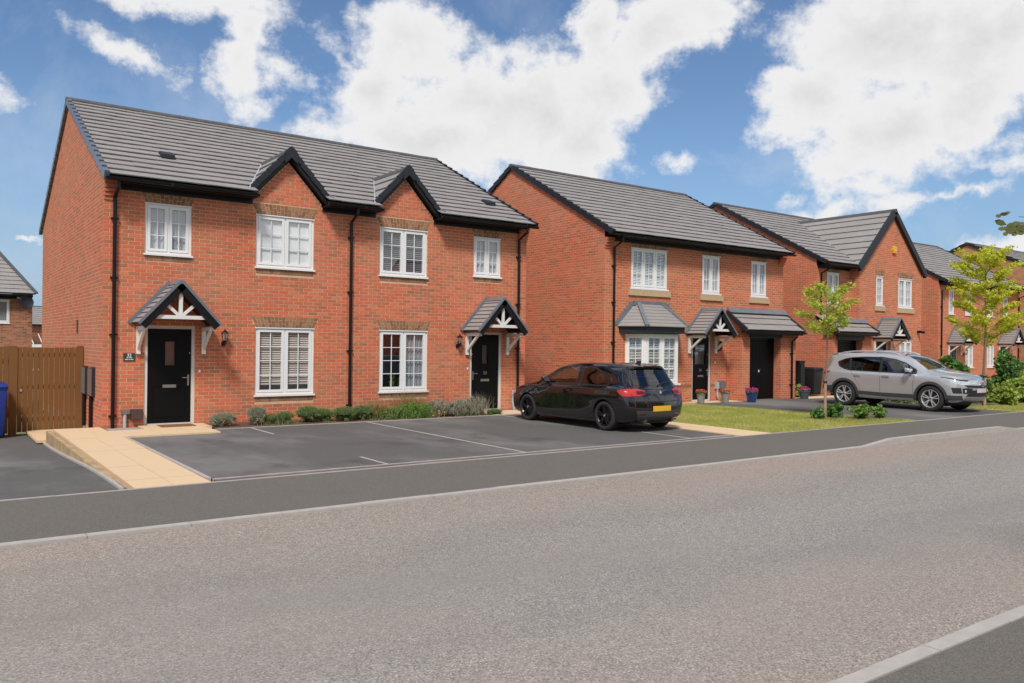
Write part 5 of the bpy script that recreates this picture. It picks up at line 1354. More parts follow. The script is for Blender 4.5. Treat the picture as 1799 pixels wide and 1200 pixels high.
    # tailgate glass, lines, diffuser
    patch([(-.44,1.292),(-.2,1.315),(0,1.322),(.2,1.315),(.44,1.292)], [(-.585,.985),(-.25,.965),(0,.962),(.25,.965),(.585,.985)], 'B', 'rear_window', M['pglass'], .006, nr=8)
    line([(-.52,1.30),(-.64,.95),(-.60,.90),(-.42,.70),(-.36,.60),(0,.585),(.36,.60),(.42,.70),(.60,.90),(.64,.95),(.52,1.30)], 'B', 'tailgate_gap', .003)
    patch([(-.66,.47),(-.3,.46),(0,.458),(.3,.46),(.66,.47)], [(-.60,.30),(-.3,.29),(0,.29),(.3,.29),(.60,.30)], 'B', 'rear_diffuser', M['gtrim'], .006)
    patch([(-.62,.66),(-.3,.655),(0,.652),(.3,.655),(.62,.66)], [(-.62,.645),(-.3,.64),(0,.637),(.3,.64),(.62,.645)], 'B', 'bumper_crease', M['trim'], .004)
    if plate: patch([(-.262,.555),(0,.555),(.262,.555)], [(-.262,.445),(0,.445),(.262,.445)], 'B', 'number_plate', M['yplate'], .014)
    sp_ = MB(); x0 = hit((0,1.36), 'B', 0).x
    n = 12; 
    for i in range(n):
        a, b = -.50+1.0*i/n, -.50+1.0*(i+1)/n
        def zc(y): return 1.378-.055*(abs(y)/.5)**2.4
        def xc(y): return x0-.065+.10*(abs(y)/.5)**2.5
        sp_.hexa([(xc(a),a,zc(a)-.028),(xc(b),b,zc(b)-.028),(xc(b)+.30,b,zc(b)-.0),(xc(a)+.30,a,zc(a)-.0),(xc(a),a,zc(a)),(xc(b),b,zc(b)),(xc(b)+.30,b,zc(b)+.030),(xc(a)+.30,a,zc(a)+.030)])
    add(sp_, 'roof_spoiler', paint)
    bl = MB(); bl.box(x0-.070, x0-.064, -.17, .17, 1.353, 1.374); add(bl, 'brake_light', M['reddk'])
    an = MB(); an.hexa([(.78,-.012,1.41),(.62,-.022,1.41),(.62,.022,1.41),(.78,.012,1.41),(.68,-.004,1.47),(.60,-.010,1.475),(.60,.010,1.475),(.68,.004,1.47)]); add(an, 'aerial', M['trim'])
    wp = MB(); p0 = hit((-.02,.955), 'B', .02); p1 = hit((-.20,1.01), 'B', .022); p2 = hit((-.46,1.03), 'B', .022)
    wp.bar(p0, p1, .022, .022); wp.bar(p1, p2, .014, .02); add(wp, 'rear_wiper', M['trim'])
    bx = hit((0,.83), 'B', 0)
    Mb = Matrix.Translation((bx.x-.002, 0, .835)) @ Matrix.Rotation(math.pi/2, 4, 'Z')
    b1 = MB(); b1.lathe([(.001,.006),(.041,.006),(.041,-.004)], 24, axis='y', M=Mb); bo = add(b1, 'badge', M['chrome'])
    for k in range(4):
        b2 = MB(); pts = [Mb @ Vector((0,.0085,0))]
        for j in range(5):
            t = math.pi/2*k+math.pi/2*j/4; pts.append(Mb @ Vector((.025*math.cos(t),.0085,.025*math.sin(t))))
        b2.quad(pts); add(b2, 'badge_quadrant', M['bluep'] if k % 2 else M['white'], bo)
    patch([(-.30,.62),(0,.63),(.30,.62)], [(-.26,.50),(0,.49),(.26,.50)], 'F', 'grille', M['trim'], .006)
    patch([(-.55,.45),(0,.45),(.55,.45)], [(-.5,.33),(0,.33),(.5,.33)], 'F', 'front_intake', M['trim'], .006)
    patch([(2.72,-.48),(2.60,0),(2.72,.48)], [(3.28,-.60),(3.36,0),(3.28,.60)], 'T', 'windscreen', M['cglass'], .006, nr=8)
    body_open[-1](wins); cabin(add, (1.15, 2.05), .70, .90, (.55, 3.05), 1.36)
    return root
def bpy_bevel(o, w):
    bv = o.modifiers.new('bevel', 'BEVEL'); bv.width = w; bv.segments = 2; bv.limit_method = 'ANGLE'
    for p in o.data.polygons: p.use_smooth = True

def build_suv(loc, rotz, name, label, paint):
    wheels = [(.90,.375),(3.62,.375)]; wr = .420
    spec = dict(cap_rows=5, bul_r=.08, bul_f=.20, track=.815, rim_r=.268, spokes=5, double=True, rim='s', floor=.27, L=4.6, arch=.075)
    root, body, add, hit, patch, line = make_car(name, label, 'car', loc, rotz, SUV, wheels, wr, .378, paint, spec)
    wins = [('T', [(2.64,-.49),(2.53,0),(2.64,.49),(3.44,.64),(3.57,0),(3.44,-.64)])]
    for ax, s in (('L', 1), ('R', -1)):
        line([(.62,1.37),(.70,1.24),(.88,1.17),(1.07,1.13),(1.5,1.12),(2.07,1.108),(2.5,1.098),(3.18,1.09)], ax, 'window_surround', .020, off=.004); line([(.62,1.37),(.82,1.455),(1.05,1.505),(1.5,1.535),(2.07,1.535),(2.5,1.480),(2.80,1.380),(3.18,1.17)], ax, 'window_surround', .016, off=.004)
        for q in ([(1.03,1.50),(1.06,1.13)], [(2.07,1.53),(2.07,1.11)], [(3.10,1.21),(3.16,1.09)]): line(q, ax, 'window_pillar', .040, off=.004)
        wins += [(ax, [(1.07,1.14),(2.02,1.12),(2.02,1.525),(1.5,1.525),(1.07,1.50)]), (ax, [(2.12,1.12),(3.12,1.105),(3.10,1.20),(2.80,1.37),(2.5,1.47),(2.12,1.522)]), (ax, [(.72,1.25),(.88,1.18),(1.04,1.15),(1.0,1.49),(.82,1.44),(.65,1.37)])]
        patch([(.64,1.37),(.82,1.45),(1.0,1.495)], [(.72,1.24),(.88,1.175),(1.04,1.14)], ax, 'side_window', M['pglass'], .007)
        patch([(1.07,1.505),(1.5,1.53),(2.02,1.53)], [(1.10,1.135),(1.5,1.128),(2.02,1.115)], ax, 'side_window', M['pglass'], .007)
        patch([(2.12,1.528),(2.5,1.475),(2.80,1.375),(3.12,1.20)], [(2.12,1.115),(2.5,1.105),(2.85,1.10),(3.14,1.10)], ax, 'side_window', M['cglass'], .007)
        line([(1.04,1.50),(1.06,1.13),(1.24,.95),(1.42,.62),(1.42,.42)], ax, 'door_gap'); line([(2.07,1.53),(2.07,1.1),(2.10,.42),(2.6,.40),(3.08,.42)], ax, 'door_gap'); line([(3.16,1.08),(3.10,.8),(3.12,.42)], ax, 'door_gap')
        patch([(1.33,.50),(2.2,.475),(3.20,.475)], [(1.38,.39),(2.2,.36),(3.17,.36)], ax, 'door_cladding', M['gtrim'], .014)
        patch([(.10,.62),(.3,.62),(.50,.62)], [(.10,.44),(.3,.44),(.50,.44)], ax, 'rear_bumper_corner', M['gtrim'], .010)
        patch([(4.02,.50),(4.25,.50),(4.42,.50)], [(4.02,.36),(4.25,.36),(4.42,.38)], ax, 'front_bumper_corner', M['gtrim'], .010)
        for hx in (1.34, 2.27):
            h = MB(); y = hit((hx,.985), ax, 0).y; h.bar((hx-.10,y+s*.03,.985),(hx+.12,y+s*.03,.98), .024, .034); h.bar((hx-.09,y,.985),(hx-.09,y+s*.03,.985), .02, .02); h.bar((hx+.11,y,.98),(hx+.11,y+s*.03,.98), .02, .02); add(h, 'door_handle', paint)
        mr = MB(); y = hit((3.02,1.12), ax, 0).y
        mr.hexa([(2.93,y+s*.07,1.10),(3.08,y+s*.05,1.10),(3.07,y+s*.25,1.12),(2.95,y+s*.27,1.12),(2.92,y+s*.07,1.24),(3.10,y+s*.05,1.22),(3.07,y+s*.25,1.23),(2.94,y+s*.27,1.26)]); mr.bar((3.0,y-s*.02,1.08),(3.0,y+s*.13,1.12), .06, .05)
        mo = add(mr, 'door_mirror', paint); bpy_bevel(mo, .025)
        b = MB(); b.box(2.94, 3.07, min(y+s*.08,y+s*.26), max(y+s*.08,y+s*.26), 1.075, 1.098); add(b, 'mirror_base', M['trim'], mo)
        rl = MB(); n = 14; P3 = []
        for i in range(n+1):
            x = .55+(2.55-.55)*i/n; p = hit((x, s*.575), 'T', 0); up = .055*math.sin(math.pi*min(1, max(0, i/n)))**.35
            P3.append((p.x, p.y, p.z+up))
        rl.tube(P3, .023, 8); add(rl, 'roof_rail', M['rim_s'])
        patch([(.13,1.06),(.26,1.09),(.42,1.08)], [(.13,.98),(.26,.99),(.40,1.05)], ax, 'tail_light', M['red'], .010)
        patch([(s*.74,1.08),(s*.45,1.09)], [(s*.74,.97),(s*.48,.98)], 'B', 'tail_light', M['red'], .012)
        patch([(3.93,.995),(4.2,.955),(4.46,.89)], [(3.98,.955),(4.22,.85),(4.44,.80)], ax, 'headlight', M['lens'], .006)
        patch([(3.88,1.02),(4.2,.985),(4.47,.925)], [(3.93,.998),(4.2,.958),(4.46,.893)], ax, 'headlight_trim', M['trim'], .007)
        patch([(s*.74,.89),(s*.50,.885),(s*.30,.87)], [(s*.74,.79),(s*.50,.81),(s*.30,.84)], 'F', 'headlight', M['lens'], .008)
        patch([(4.20,.72),(4.40,.72)], [(4.25,.56),(4.42,.56)], ax, 'fog_lamp_recess', M['trim'], .007)
        f_ = MB(); p = hit((s*.62,.62), 'F', .01); f_.lathe([(.001,.02),(.045,.012),(.05,0)], 14, axis='y', M=Matrix.Translation(p) @ Matrix.Rotation(-math.pi/2, 4, 'Z')); add(f_, 'fog_lamp', M['lens'])
        patch([(s*.70,.70),(s*.58,.72),(s*.40,.70)], [(s*.68,.56),(s*.56,.55),(s*.50,.60)], 'F', 'fog_lamp_surround', M['trim'], .008)
    patch([(-.66,.80),(-.3,.79),(0,.785),(.3,.79),(.66,.80)], [(-.56,.735),(-.3,.72),(0,.715),(.3,.72),(.56,.735)], 'F', 'upper_grille', M['trim'], .010)
    patch([(-.46,.655),(0,.65),(.46,.655)], [(-.60,.475),(0,.465),(.60,.475)], 'F', 'lower_grille', M['trim'], .010)
    patch([(-.62,.455),(0,.445),(.62,.455)], [(-.60,.35),(0,.34),(.60,.35)], 'F', 'front_skid_plate', M['steel'], .012)
    patch([(-.27,.70),(0,.70),(.27,.70)], [(-.27,.585),(0,.585),(.27,.585)], 'F', 'number_plate', M['wplate'], .020)
    e = MB(); p = hit((0,.81), 'F', .015); Me = Matrix.Translation(p) @ Matrix.Rotation(-math.pi/2, 4, 'Z') @ Matrix.Diagonal((1.25,1,.85,1))
    for r1, r2 in ((.085,.070),): e.lathe([(r2,.01),(r1,.01),(r1,-.01)], 28, axis='y', M=Me)
    Mi = Me @ Matrix.Diagonal((.42,1,.85,1)); e.lathe([(.070,.012),(.085,.012),(.085,-.01)], 20, axis='y', M=Mi)
    Mi = Me @ Matrix.Translation((0,0,.035)) @ Matrix.Diagonal((.75,1,.40,1)); e.lathe([(.065,.013),(.085,.013),(.085,-.01)], 20, axis='y', M=Mi); add(e, 'badge', M['chrome'])
    patch([(2.62,-.50),(2.50,0),(2.62,.50)], [(3.46,-.66),(3.60,0),(3.46,.66)], 'T', 'windscreen', M['wglass'], .006, nr=10)
    patch([(-.52,1.50),(0,1.53),(.52,1.50)], [(-.62,1.16),(0,1.15),(.62,1.16)], 'B', 'rear_window', M['pglass'], .006)
    for a, b_ in (((3.50,.10),(3.10,-.45)), ((3.52,.55),(3.20,.05))):
        w = MB(); w.bar(hit(a, 'T', .025), hit(b_, 'T', .02), .014, .014); add(w, 'wiper', M['trim'])
    sp_ = MB(); sp_.hexa([(.16,-.56,1.60),(.50,-.60,1.63),(.50,.60,1.63),(.16,.56,1.60),(.16,-.56,1.625),(.50,-.60,1.66),(.50,.60,1.66),(.16,.56,1.625)]); add(sp_, 'roof_spoiler', paint)
    body_open[-1](wins); cabin(add, (1.25, 2.15), .74, 1.07, (.6, 3.2), 1.6)
    line([(3.45,-.60),(3.95,-.74),(4.35,-.66)], 'T', 'bonnet_gap', .003); line([(3.45,.60),(3.95,.74),(4.35,.66)], 'T', 'bonnet_gap', .003)
    return root

# ================================================================== GROUND
def ground_mat(name, base, speck=.5, grain=70., patches=None, rough=.92, bump=.5, lightspeck=None, streak=None, redband=False):
    m_ = bpy.data.materials.new(name); m_.use_nodes = True; N = NT(m_.node_tree)
    pos = N.n('ShaderNodeNewGeometry').outputs['Position']
    vc = N.n('ShaderNodeTexVoronoi', {'Vector': pos, 'Scale': grain*1.7, 'Randomness': 1.0}); chip = N.n('ShaderNodeTexWhiteNoise', {0: vc.outputs['Position']}).outputs['Value']
    fine = N.m('MULTIPLY_ADD', chip, .55, N.m('MULTIPLY', N.noise(pos, grain, 3, .7), .5)); mid = N.noise(pos, grain*.5, 3, .6)
    lo, hi = tuple(c*(1-speck) for c in base), tuple(min(1, c*(1+speck)) for c in base)
    c = N.mix(N.n('ShaderNodeMapRange', {0: N.m('MULTIPLY_ADD', mid, .25, N.m('MULTIPLY', fine, .75)), 1: .25, 2: .78, 3: 0., 4: 1.}).outputs[0], lo, hi)
    if lightspeck:
        vo = N.n('ShaderNodeTexVoronoi', {'Vector': pos, 'Scale': grain*1.1}); wn_ = N.n('ShaderNodeTexWhiteNoise', {0: vo.outputs['Position']}).outputs['Value']
        k = N.m('MULTIPLY', N.m('GREATER_THAN', wn_, 1-lightspeck[0]), N.m('LESS_THAN', vo.outputs['Distance'], .35))
        c = N.mix(N.m('MULTIPLY', k, .8), c, lightspeck[1])
        k2 = N.m('MULTIPLY', N.m('LESS_THAN', wn_, lightspeck[0]*1.3), N.m('LESS_THAN', vo.outputs['Distance'], .4))
        c = N.mix(N.m('MULTIPLY', k2, .7), c, tuple(x*.35 for x in base))
    for (sc, lo_, hi_, col, amt, st) in (patches or []):
        v = N.n('ShaderNodeVectorMath', {0: pos, 1: st}, operation='MULTIPLY').outputs[0]
        f = N.n('ShaderNodeMapRange', {0: N.noise(v, sc, 5, .62), 1: lo_, 2: hi_, 3: 0., 4: amt}, interpolation_type='SMOOTHSTEP').outputs[0]
        c = N.mix(f, c, col)
    if redband:      # pinker chippings along both channels, greyer wheel paths
        y = N.m('ADD', N.n('ShaderNodeSeparateXYZ', {0: pos}).outputs[1], N.m('MULTIPLY', N.m('SUBTRACT', N.noise(pos, .5, 4, .6), .5), 2.2))
        rb = N.m('MAXIMUM', N.n('ShaderNodeMapRange', {0: y, 1: 5.6, 2: 7.6, 3: 0., 4: 1.}).outputs[0], N.n('ShaderNodeMapRange', {0: y, 1: 4.1, 2: 2.8, 3: 0., 4: .9}).outputs[0])
        c = N.mix(N.m('MULTIPLY', rb, .9), c, N.mix(1.0, c, (1.08, .985, .94), 'MULTIPLY'))
        wp = N.m('MAXIMUM', N.m('SUBTRACT', 1.0, N.m('ABSOLUTE', N.m('DIVIDE', N.m('SUBTRACT', y, 6.3), .55)), clamp=True), N.m('SUBTRACT', 1.0, N.m('ABSOLUTE', N.m('DIVIDE', N.m('SUBTRACT', y, 4.4), .5)), clamp=True))
        c = N.mix(N.m('MULTIPLY', wp, .45), c, N.mix(1.0, c, (.84, .86, .88), 'MULTIPLY'))
    b = N.n('ShaderNodeBsdfPrincipled', {'Base Color': c, 'Roughness': rough, 'Specular IOR Level': .25})
    if bump:
        bn = N.n('ShaderNodeBump', {'Height': N.m('MULTIPLY_ADD', mid, .5, fine), 'Strength': bump, 'Distance': .008}); N.nt.links.new(bn.outputs[0], b.inputs['Normal'])
    N.n('ShaderNodeOutputMaterial', {'Surface': b.outputs[0]}); return m_
M['road'] = ground_mat('worn_chipping_asphalt', (.300,.278,.248), .50, 58., [(.30,.42,.62,(.37,.29,.25),.30,(.35,1,1)), (.22,.46,.66,(.262,.240,.212),.55,(.25,1.2,1)), (2.2,.55,.75,(.33,.27,.245),.30,(1,1,1))], lightspeck=(.12,(.66,.63,.59)), bump=.8, redband=True)
M['pave'] = ground_mat('footway_asphalt', (.152,.139,.118), .35, 85., [(.5,.45,.7,(.165,.148,.130),.5,(.5,1,1)), (1.8,.55,.8,(.115,.108,.10),.4,(1,1,1))], lightspeck=(.035,(.26,.25,.24)), bump=.6)
M['drive'] = ground_mat('smooth_driveway_asphalt', (.118,.112,.105), .22, 110., [(.38,.44,.64,(.200,.188,.176),.95,(1,.5,1)), (.9,.60,.76,(.17,.115,.085),.45,(1,1.3,1)), (.6,.54,.74,(.066,.060,.056),.75,(1,.7,1))], bump=.35)
M['slab'] = island_mat('buff_paving_slab', [(0,(.62,.44,.26)),(.5,(.68,.49,.30)),(1,(.73,.54,.345))], .85, .3)
M['slabside'] = mat('buff_edging', (.42,.29,.155), .9, var=.3, vscale=3, bump=.4)
M['kerb'] = mat('concrete_kerb', (.42,.385,.35), .85, var=.10, vscale=7, bump=.4, bscale=90)
M['kerb_p'] = mat('pinkish_concrete_edging', (.43,.365,.335), .85, var=.15, vscale=7, bump=.3)
M['soil'] = ground_mat('bark_mulch', (.13,.075,.055), .6, 45., [(3.,.5,.7,(.14,.085,.055),.5,(1,1,1))], bump=1.0)
M['gravel'] = ground_mat('pale_gravel', (.40,.36,.31), .5, 55., bump=1.0)
M['turf'] = ground_mat('turf_base', (.27,.28,.07), .35, 60., [(.8,.45,.7,(.42,.38,.12),.75,(1,1,1)), (2.5,.5,.75,(.36,.29,.14),.4,(1,1,1))], bump=.8)
M['earth'] = ground_mat('garden_ground', (.16,.16,.07), .4, 30., [(.3,.45,.7,(.22,.19,.11),.6,(1,1,1))], bump=.4)

def sheet(name, pts, z, m_, kind='structure', zf=None, div=0):
    b = MB(); b.quad([(x, y, (zf(x, y) if zf else z)) for x, y in pts]); o = b.build(name, m_); o['kind'] = kind; return o
def gridsheet(name, x0, x1, y0, y1, nx, ny, zf, m_):
    X = np.linspace(x0, x1, nx+1); Y = np.linspace(y0, y1, ny+1); V = np.array([(x, y, zf(x, y)) for y in Y for x in X])
    idx = np.arange(len(V)).reshape(ny+1, nx+1); Q = np.stack([idx[:-1,:-1], idx[:-1,1:], idx[1:,1:], idx[1:,:-1]], -1).reshape(-1, 4)
    o = quickmesh(name, V, Q, m_, smooth=True); o['kind'] = 'structure'; return o
def box_struct(name, args, m_):
    b = MB(); b.box(*args); o = b.build(name, m_); o['kind'] = 'structure'; return o
PF, PB = 8.28, 10.60       # front and back of the near footway
def hump(x):               # footway rises to a full kerb between the dropped crossings
    def sm(a, b, v): t = min(1, max(0, (v-a)/(b-a))); return t*t*(3-2*t)
    return .095*sm(14.0, 15.1, x)*(1-sm(19.4, 20.6, x))
def pave_z(x, y): return hump(x)*max(0, min(1, (PB-y)/(PB-PF)))
def drive_z(x, y):         # left driveway falls away beside the house
    t = min(1, max(0, (y-PB)/8.0)); return -.26*t*t*(3-2*t)
E_ = sheet('ground', [(-400,-300),(500,-300),(500,500),(-400,500)], -1.75, M['earth'])
sheet('front_gardens_ground', [(3.0,PB),(80,PB),(80,31),(3.0,31)], -.03, M['earth'])
sheet('road', [(-80,2.514),(160,2.514),(160,PF-.004),(-80,PF-.004)], -.022, M['road'])
sheet('far_side_ground', [(-80,-60),(160,-60),(160,1.2),(-80,1.2)], .0, M['earth'])
sheet('near_footway', [(-80,.2),(160,.2),(160,2.403),(-80,2.403)], .012, M['pave'])
gridsheet('footway', -60, 120, PF+.119, PB-.05, 720, 4, lambda x, y: pave_z(x, y)+.004, M['pave'])
# kerbs: every stone its own piece
def kerb_run(name, x0, x1, y0, y1, zt, zb, m_, L=.914, zfun=None, near=(0, 22)):
    root = bpy.data.objects.new(name, None); COL.objects.link(root); root['kind'] = 'structure'; root.location = (x0, y0, 0)
    full = MB(); full.box(.003, L-.003, 0, y1-y0, zb-zt-.12, 0); me = full.mesh('kerb_stone', m_)
    rest = MB(); x = x0
    while x < x1:
        zz = zt+(zfun(x+L/2) if zfun else 0); a = zfun(x) if zfun else 0; b_ = zfun(x+L) if zfun else 0
        if near[0] <= x < near[1]:
            o = inst('kerb_stone', me, root, (x, y0+random.uniform(-.003,.003), zt+a+random.uniform(-.002,.002)), (0, -math.atan2(b_-a, L), 0))
        else: rest.box(x+.003, x+L-.003, y0, y1, zb-.12, zz)
        x += L
    if rest.v: rest.build('kerb_stone', m_, root, kind='stuff')
    return root
kerb_run('kerb', -60, 120, PF, PF+.118, .007, -.10, M['kerb'], zfun=hump, near=(-2, 30))
kerb_run('near_kerb', -60, 120, 2.405, 2.512, .022, -.10, M['kerb'], near=(2, 24))
kerb_run('footway_edging', -60, 160, PB-.048, PB, .012, -.05, M['kerb_p'], near=(-2, 24))
# driveways
gridsheet('left_driveway', -9, 2.02, PB, 20.4, 30, 30, lambda x, y: drive_z(x, y)+.002, M['drive'])
sheet('parking_bays', [(3.07,PB+.24),(13.38,PB+.24),(13.38,16.86),(3.07,16.86)], .002, M['drive'])
sheet('bay_channel', [(3.07,PB+.003),(13.38,PB+.003),(13.38,PB+.195),(3.07,PB+.195)], .001, M['drive'])
kerb_run('bay_edging', 3.07, 13.35, PB+.195, PB+.238, .011, -.04, M['kerb_p'], near=(3, 14))
kerb_run('bed_edging', 4.80, 12.9, 16.86, 16.90, .014, -.05, M['kerb_p'], near=(3, 14))
def line_mark(x0, x1, y0, y1):
    b = MB(); b.box(x0, x1, y0, y1, .0025, .0065); o = b.build('bay_line', M['kerb']); o['kind'] = 'structure'
line_mark(8.14, 8.19, PB+.245, 16.85)
for x, a, c in ((5.58,PB+.245,11.76),(5.52,15.5,16.84),(12.18,PB+.245,12.2),(11.85,15.6,16.84)): line_mark(x, x+.045, a, c)
# buff slab paths
def slab_path(name, x0, x1, y0, y1, nx, ly, z=.012, zf=None, th=.05):
    root = bpy.data.objects.new(name, None); COL.objects.link(root); root['kind'] = 'structure'; root.location = (x0, y0, 0)
    w = (x1-x0)/nx; ny = max(1, round((y1-y0)/ly)); l = (y1-y0)/ny
    for j in range(ny):
        for i in range(nx):
            b = MB(); xa = x0+i*w+.003; xb = x0+(i+1)*w-.003; ya = y0+j*l+.003; yb = y0+(j+1)*l-.003; zz = (z+random.uniform(-.002,.002))
            za, zb2 = zz+(zf(ya) if zf else 0), zz+(zf(yb) if zf else 0)
            b.hexa([(xa,ya,za-th),(xb,ya,za-th),(xb,yb,zb2-th),(xa,yb,zb2-th),(xa,ya,za),(xb,ya,za),(xb,yb,zb2),(xa,yb,zb2)])
            b.build('paving_slab', M['slab'], root)
    return root
slab_path('ramp_path', 2.09, 2.99, PB+.002, 16.2, 2, .6, zf=lambda y: .02*(y-PB)/6)
box_struct('ramp_path_bed', (2.07, 3.0, PB+.002, 18.08, -.34, -.025), M['slabside'])
slab_path('porch_path', 2.09, 4.74, 16.205, 17.35, 5, .6, z=.032); slab_path('porch_path', 3.6, 4.9, 17.355, 18.06, 3, .36, z=.031)
slab_path('porch_path', 2.09, 2.92, 17.355, 18.15, 2, .4, z=.032)
slab_path('lower_path', 1.82, 2.9, 18.2, 20.3, 2, .6, z=-.18)
box_struct('retaining_edge', (1.98, 2.068, PB+.002, 18.2, -.36, -.004), M['slabside'])
kerb_run('driveway_edging', 1.93, 1.94, PB, PB+.02, .0, -.02, M['kerb_p'], near=(99, 100))
b = MB()
for i in range(14):
    y = PB+.02+i*.55; b.hexa([(1.93,y,drive_z(2,y)-.1),(1.978,y,drive_z(2,y)-.1),(1.978,y+.54,drive_z(2,y+.54)-.1),(1.93,y+.54,drive_z(2,y+.54)-.1),(1.93,y,drive_z(2,y)+.03),(1.978,y,drive_z(2,y)+.03),(1.978,y+.54,drive_z(2,y+.54)+.03),(1.93,y+.54,drive_z(2,y+.54)+.03)])
o = b.build('ramp_side_edging', M['kerb']); o['kind'] = 'structure'
b = MB()
for i in range(7):
    y = PB+.26+i*.86; b.box(3.0, 3.06, y, y+.85, -.05, .024)
o = b.build('ramp_edging', M['kerb_p']); o['kind'] = 'structure'
box_struct('gravel_margin', (3.0, 3.58, 17.36, 18.08, -.04, .006), M['gravel'])
box_struct('gravel_strip', (2.93, 3.0, 16.3, 28, -.3, -.09), M['gravel'])
b = MB(); b.quad([(2.0,18.2,-.20),(2.93,18.2,-.20),(2.93,20.4,-.20),(2.0,20.4,-.20)]); o = b.build('side_passage', M['gravel']); o['kind'] = 'structure'
dm = MB(); dm.box(3.95, 4.62, 17.5, 17.95, .033, .045); tag(dm.build('doormat', mat('brown_doormat', (.22,.10,.04), .95, bump=.5, bscale=200)), 'flat brown doormat below the door numbered 32', 'doormat')
slab_path('right_path', 13.45, 14.42, PB+.002, 17.3, 2, .6); slab_path('house_path', 11.75, 13.44, 16.905, 17.95, 4, .5, z=.014)
slab_path('entrance_path', 19.9, 22.1, 17.42, 18.0, 4, .55, z=.012)
slab_path('bin_path', 25.2, 28.0, 17.2, 17.9, 5, .6, z=.01)
sheet('planting_bed', [(4.9,16.90),(11.7,16.90),(11.7,18.105),(4.9,18.105)], .006, M['soil'])
sheet('neighbour_driveway', [(20.3,PB+.002),(25.9,PB+.002),(27.0,18.9),(22.1,18.9),(22.1,17.40),(19.3,17.40),(19.55,16.85),(19.85,14.0)], .003, M['drive'])
sheet('neighbour_side_ground', [(14.43,17.4),(22.1,17.4),(22.1,18.1),(14.43,18.1)], -.004, M['gravel'])
sheet('drive_beyond', [(30.5,PB+.002),(60,PB+.002),(60,20.9),(30.5,20.9)], .003, M['slabside'])
sheet('side_gap_ground', [(13.57,18.1),(16.47,18.1),(16.47,30),(13.57,30)], .0, M['gravel'])

# ------------------------------------------------------------------ lawn and planting
def leaf_cloud(P_, size, normal_jit=1.0, aspect=1.7, up=.35, rs=None):
    """quads (leaves) at points P_ with random orientation"""
    rs = rs or rng; n = len(P_); P_ = np.asarray(P_); s = size*(.65+.7*rs.random(n))
    d = rs.normal(size=(n, 3)); d[:,2] = d[:,2]*.6+up; d /= np.linalg.norm(d, axis=1)[:,None]
    e = rs.normal(size=(n, 3)); e -= (e*d).sum(1)[:,None]*d; e /= np.linalg.norm(e, axis=1)[:,None]
    L = d*(s*aspect/2)[:,None]; Wd = e*(s/2)[:,None]
    V = np.stack([P_-L, P_+Wd-L*.1, P_+L, P_-Wd-L*.1], 1).reshape(-1, 3)
    return V, np.arange(4*n).reshape(-1, 4)
def ball(n, c, r, rs=None, hollow=.35):
    rs = rs or rng; d = rs.normal(size=(n, 3)); d /= np.linalg.norm(d, axis=1)[:,None]; t = (hollow+(1-hollow)*rs.random(n)**.6)[:,None]
    return np.array(c)+d*t*np.array(r)
def clumps(c, r, nc, n, cr, rs=None):
    """leaf positions gathered in many small clumps inside an ellipsoid"""
    rs = rs or rng; cc = ball(nc, c, r, rs, .25); out = []
    for q in cc: out.append(ball(n//nc, q, (cr*(.6+.8*rs.random()),)*3, rs, .1))
    return np.concatenate(out)
def blades(P_, h, w, lean=.35, rs=None):
    rs = rs or rng; n = len(P_); P_ = np.asarray(P_); a = rs.random(n)*6.283; hh = h*(.55+.8*rs.random(n))
    t = np.stack([np.cos(a), np.sin(a), np.zeros(n)], 1); le = rs.normal(size=(n, 2))*lean
    top = P_+np.stack([le[:,0]*hh, le[:,1]*hh, hh], 1)
    V = np.stack([P_-t*w/2, P_+t*w/2, top], 1).reshape(-1, 3); return V, np.arange(3*n).reshape(-1, 3)
def leafmat(name, a, b, c, tr=.25, big=0.0): return island_mat(name, [(0,a),(.5,b),(1,c)], .6, 0, tr, .3, big=big)
LM = dict(
 grass=leafmat('lawn_grass', (.29,.35,.07), (.45,.46,.11), (.68,.58,.24), .35, .9), box=leafmat('box_green', (.10,.17,.05), (.20,.29,.09), (.33,.41,.18)),
 sage=leafmat('sage_green', (.20,.23,.13), (.33,.35,.23), (.47,.47,.35)), lime=leafmat('fresh_green', (.12,.24,.04), (.20,.34,.07), (.30,.43,.12), .35),
 rust=leafmat('rusty_stems', (.32,.15,.075), (.36,.23,.11), (.22,.24,.08)), lav=leafmat('dry_lavender', (.36,.31,.23), (.45,.40,.31), (.28,.30,.21)),
 maple=leafmat('yellow_green_leaf', (.44,.50,.04), (.66,.70,.06), (.85,.78,.11), .55), maple2=leafmat('young_tree_green', (.36,.46,.06), (.55,.64,.09), (.74,.72,.15), .55),
 shrub=leafmat('dark_shrub_green', (.07,.17,.04), (.12,.26,.06), (.20,.36,.10), .35), yel=leafmat('yellow_green_shrub', (.20,.30,.045), (.33,.44,.07), (.48,.53,.12)),
 near=leafmat('overhanging_leaf', (.10,.13,.04), (.15,.19,.055), (.16,.11,.05), .3))
M['bark'] = mat('young_bark', (.20,.16,.125), .9, var=.25, vscale=20, bump=.4)
M['stem'] = mat('shrub_stem', (.10,.07,.045), .9)
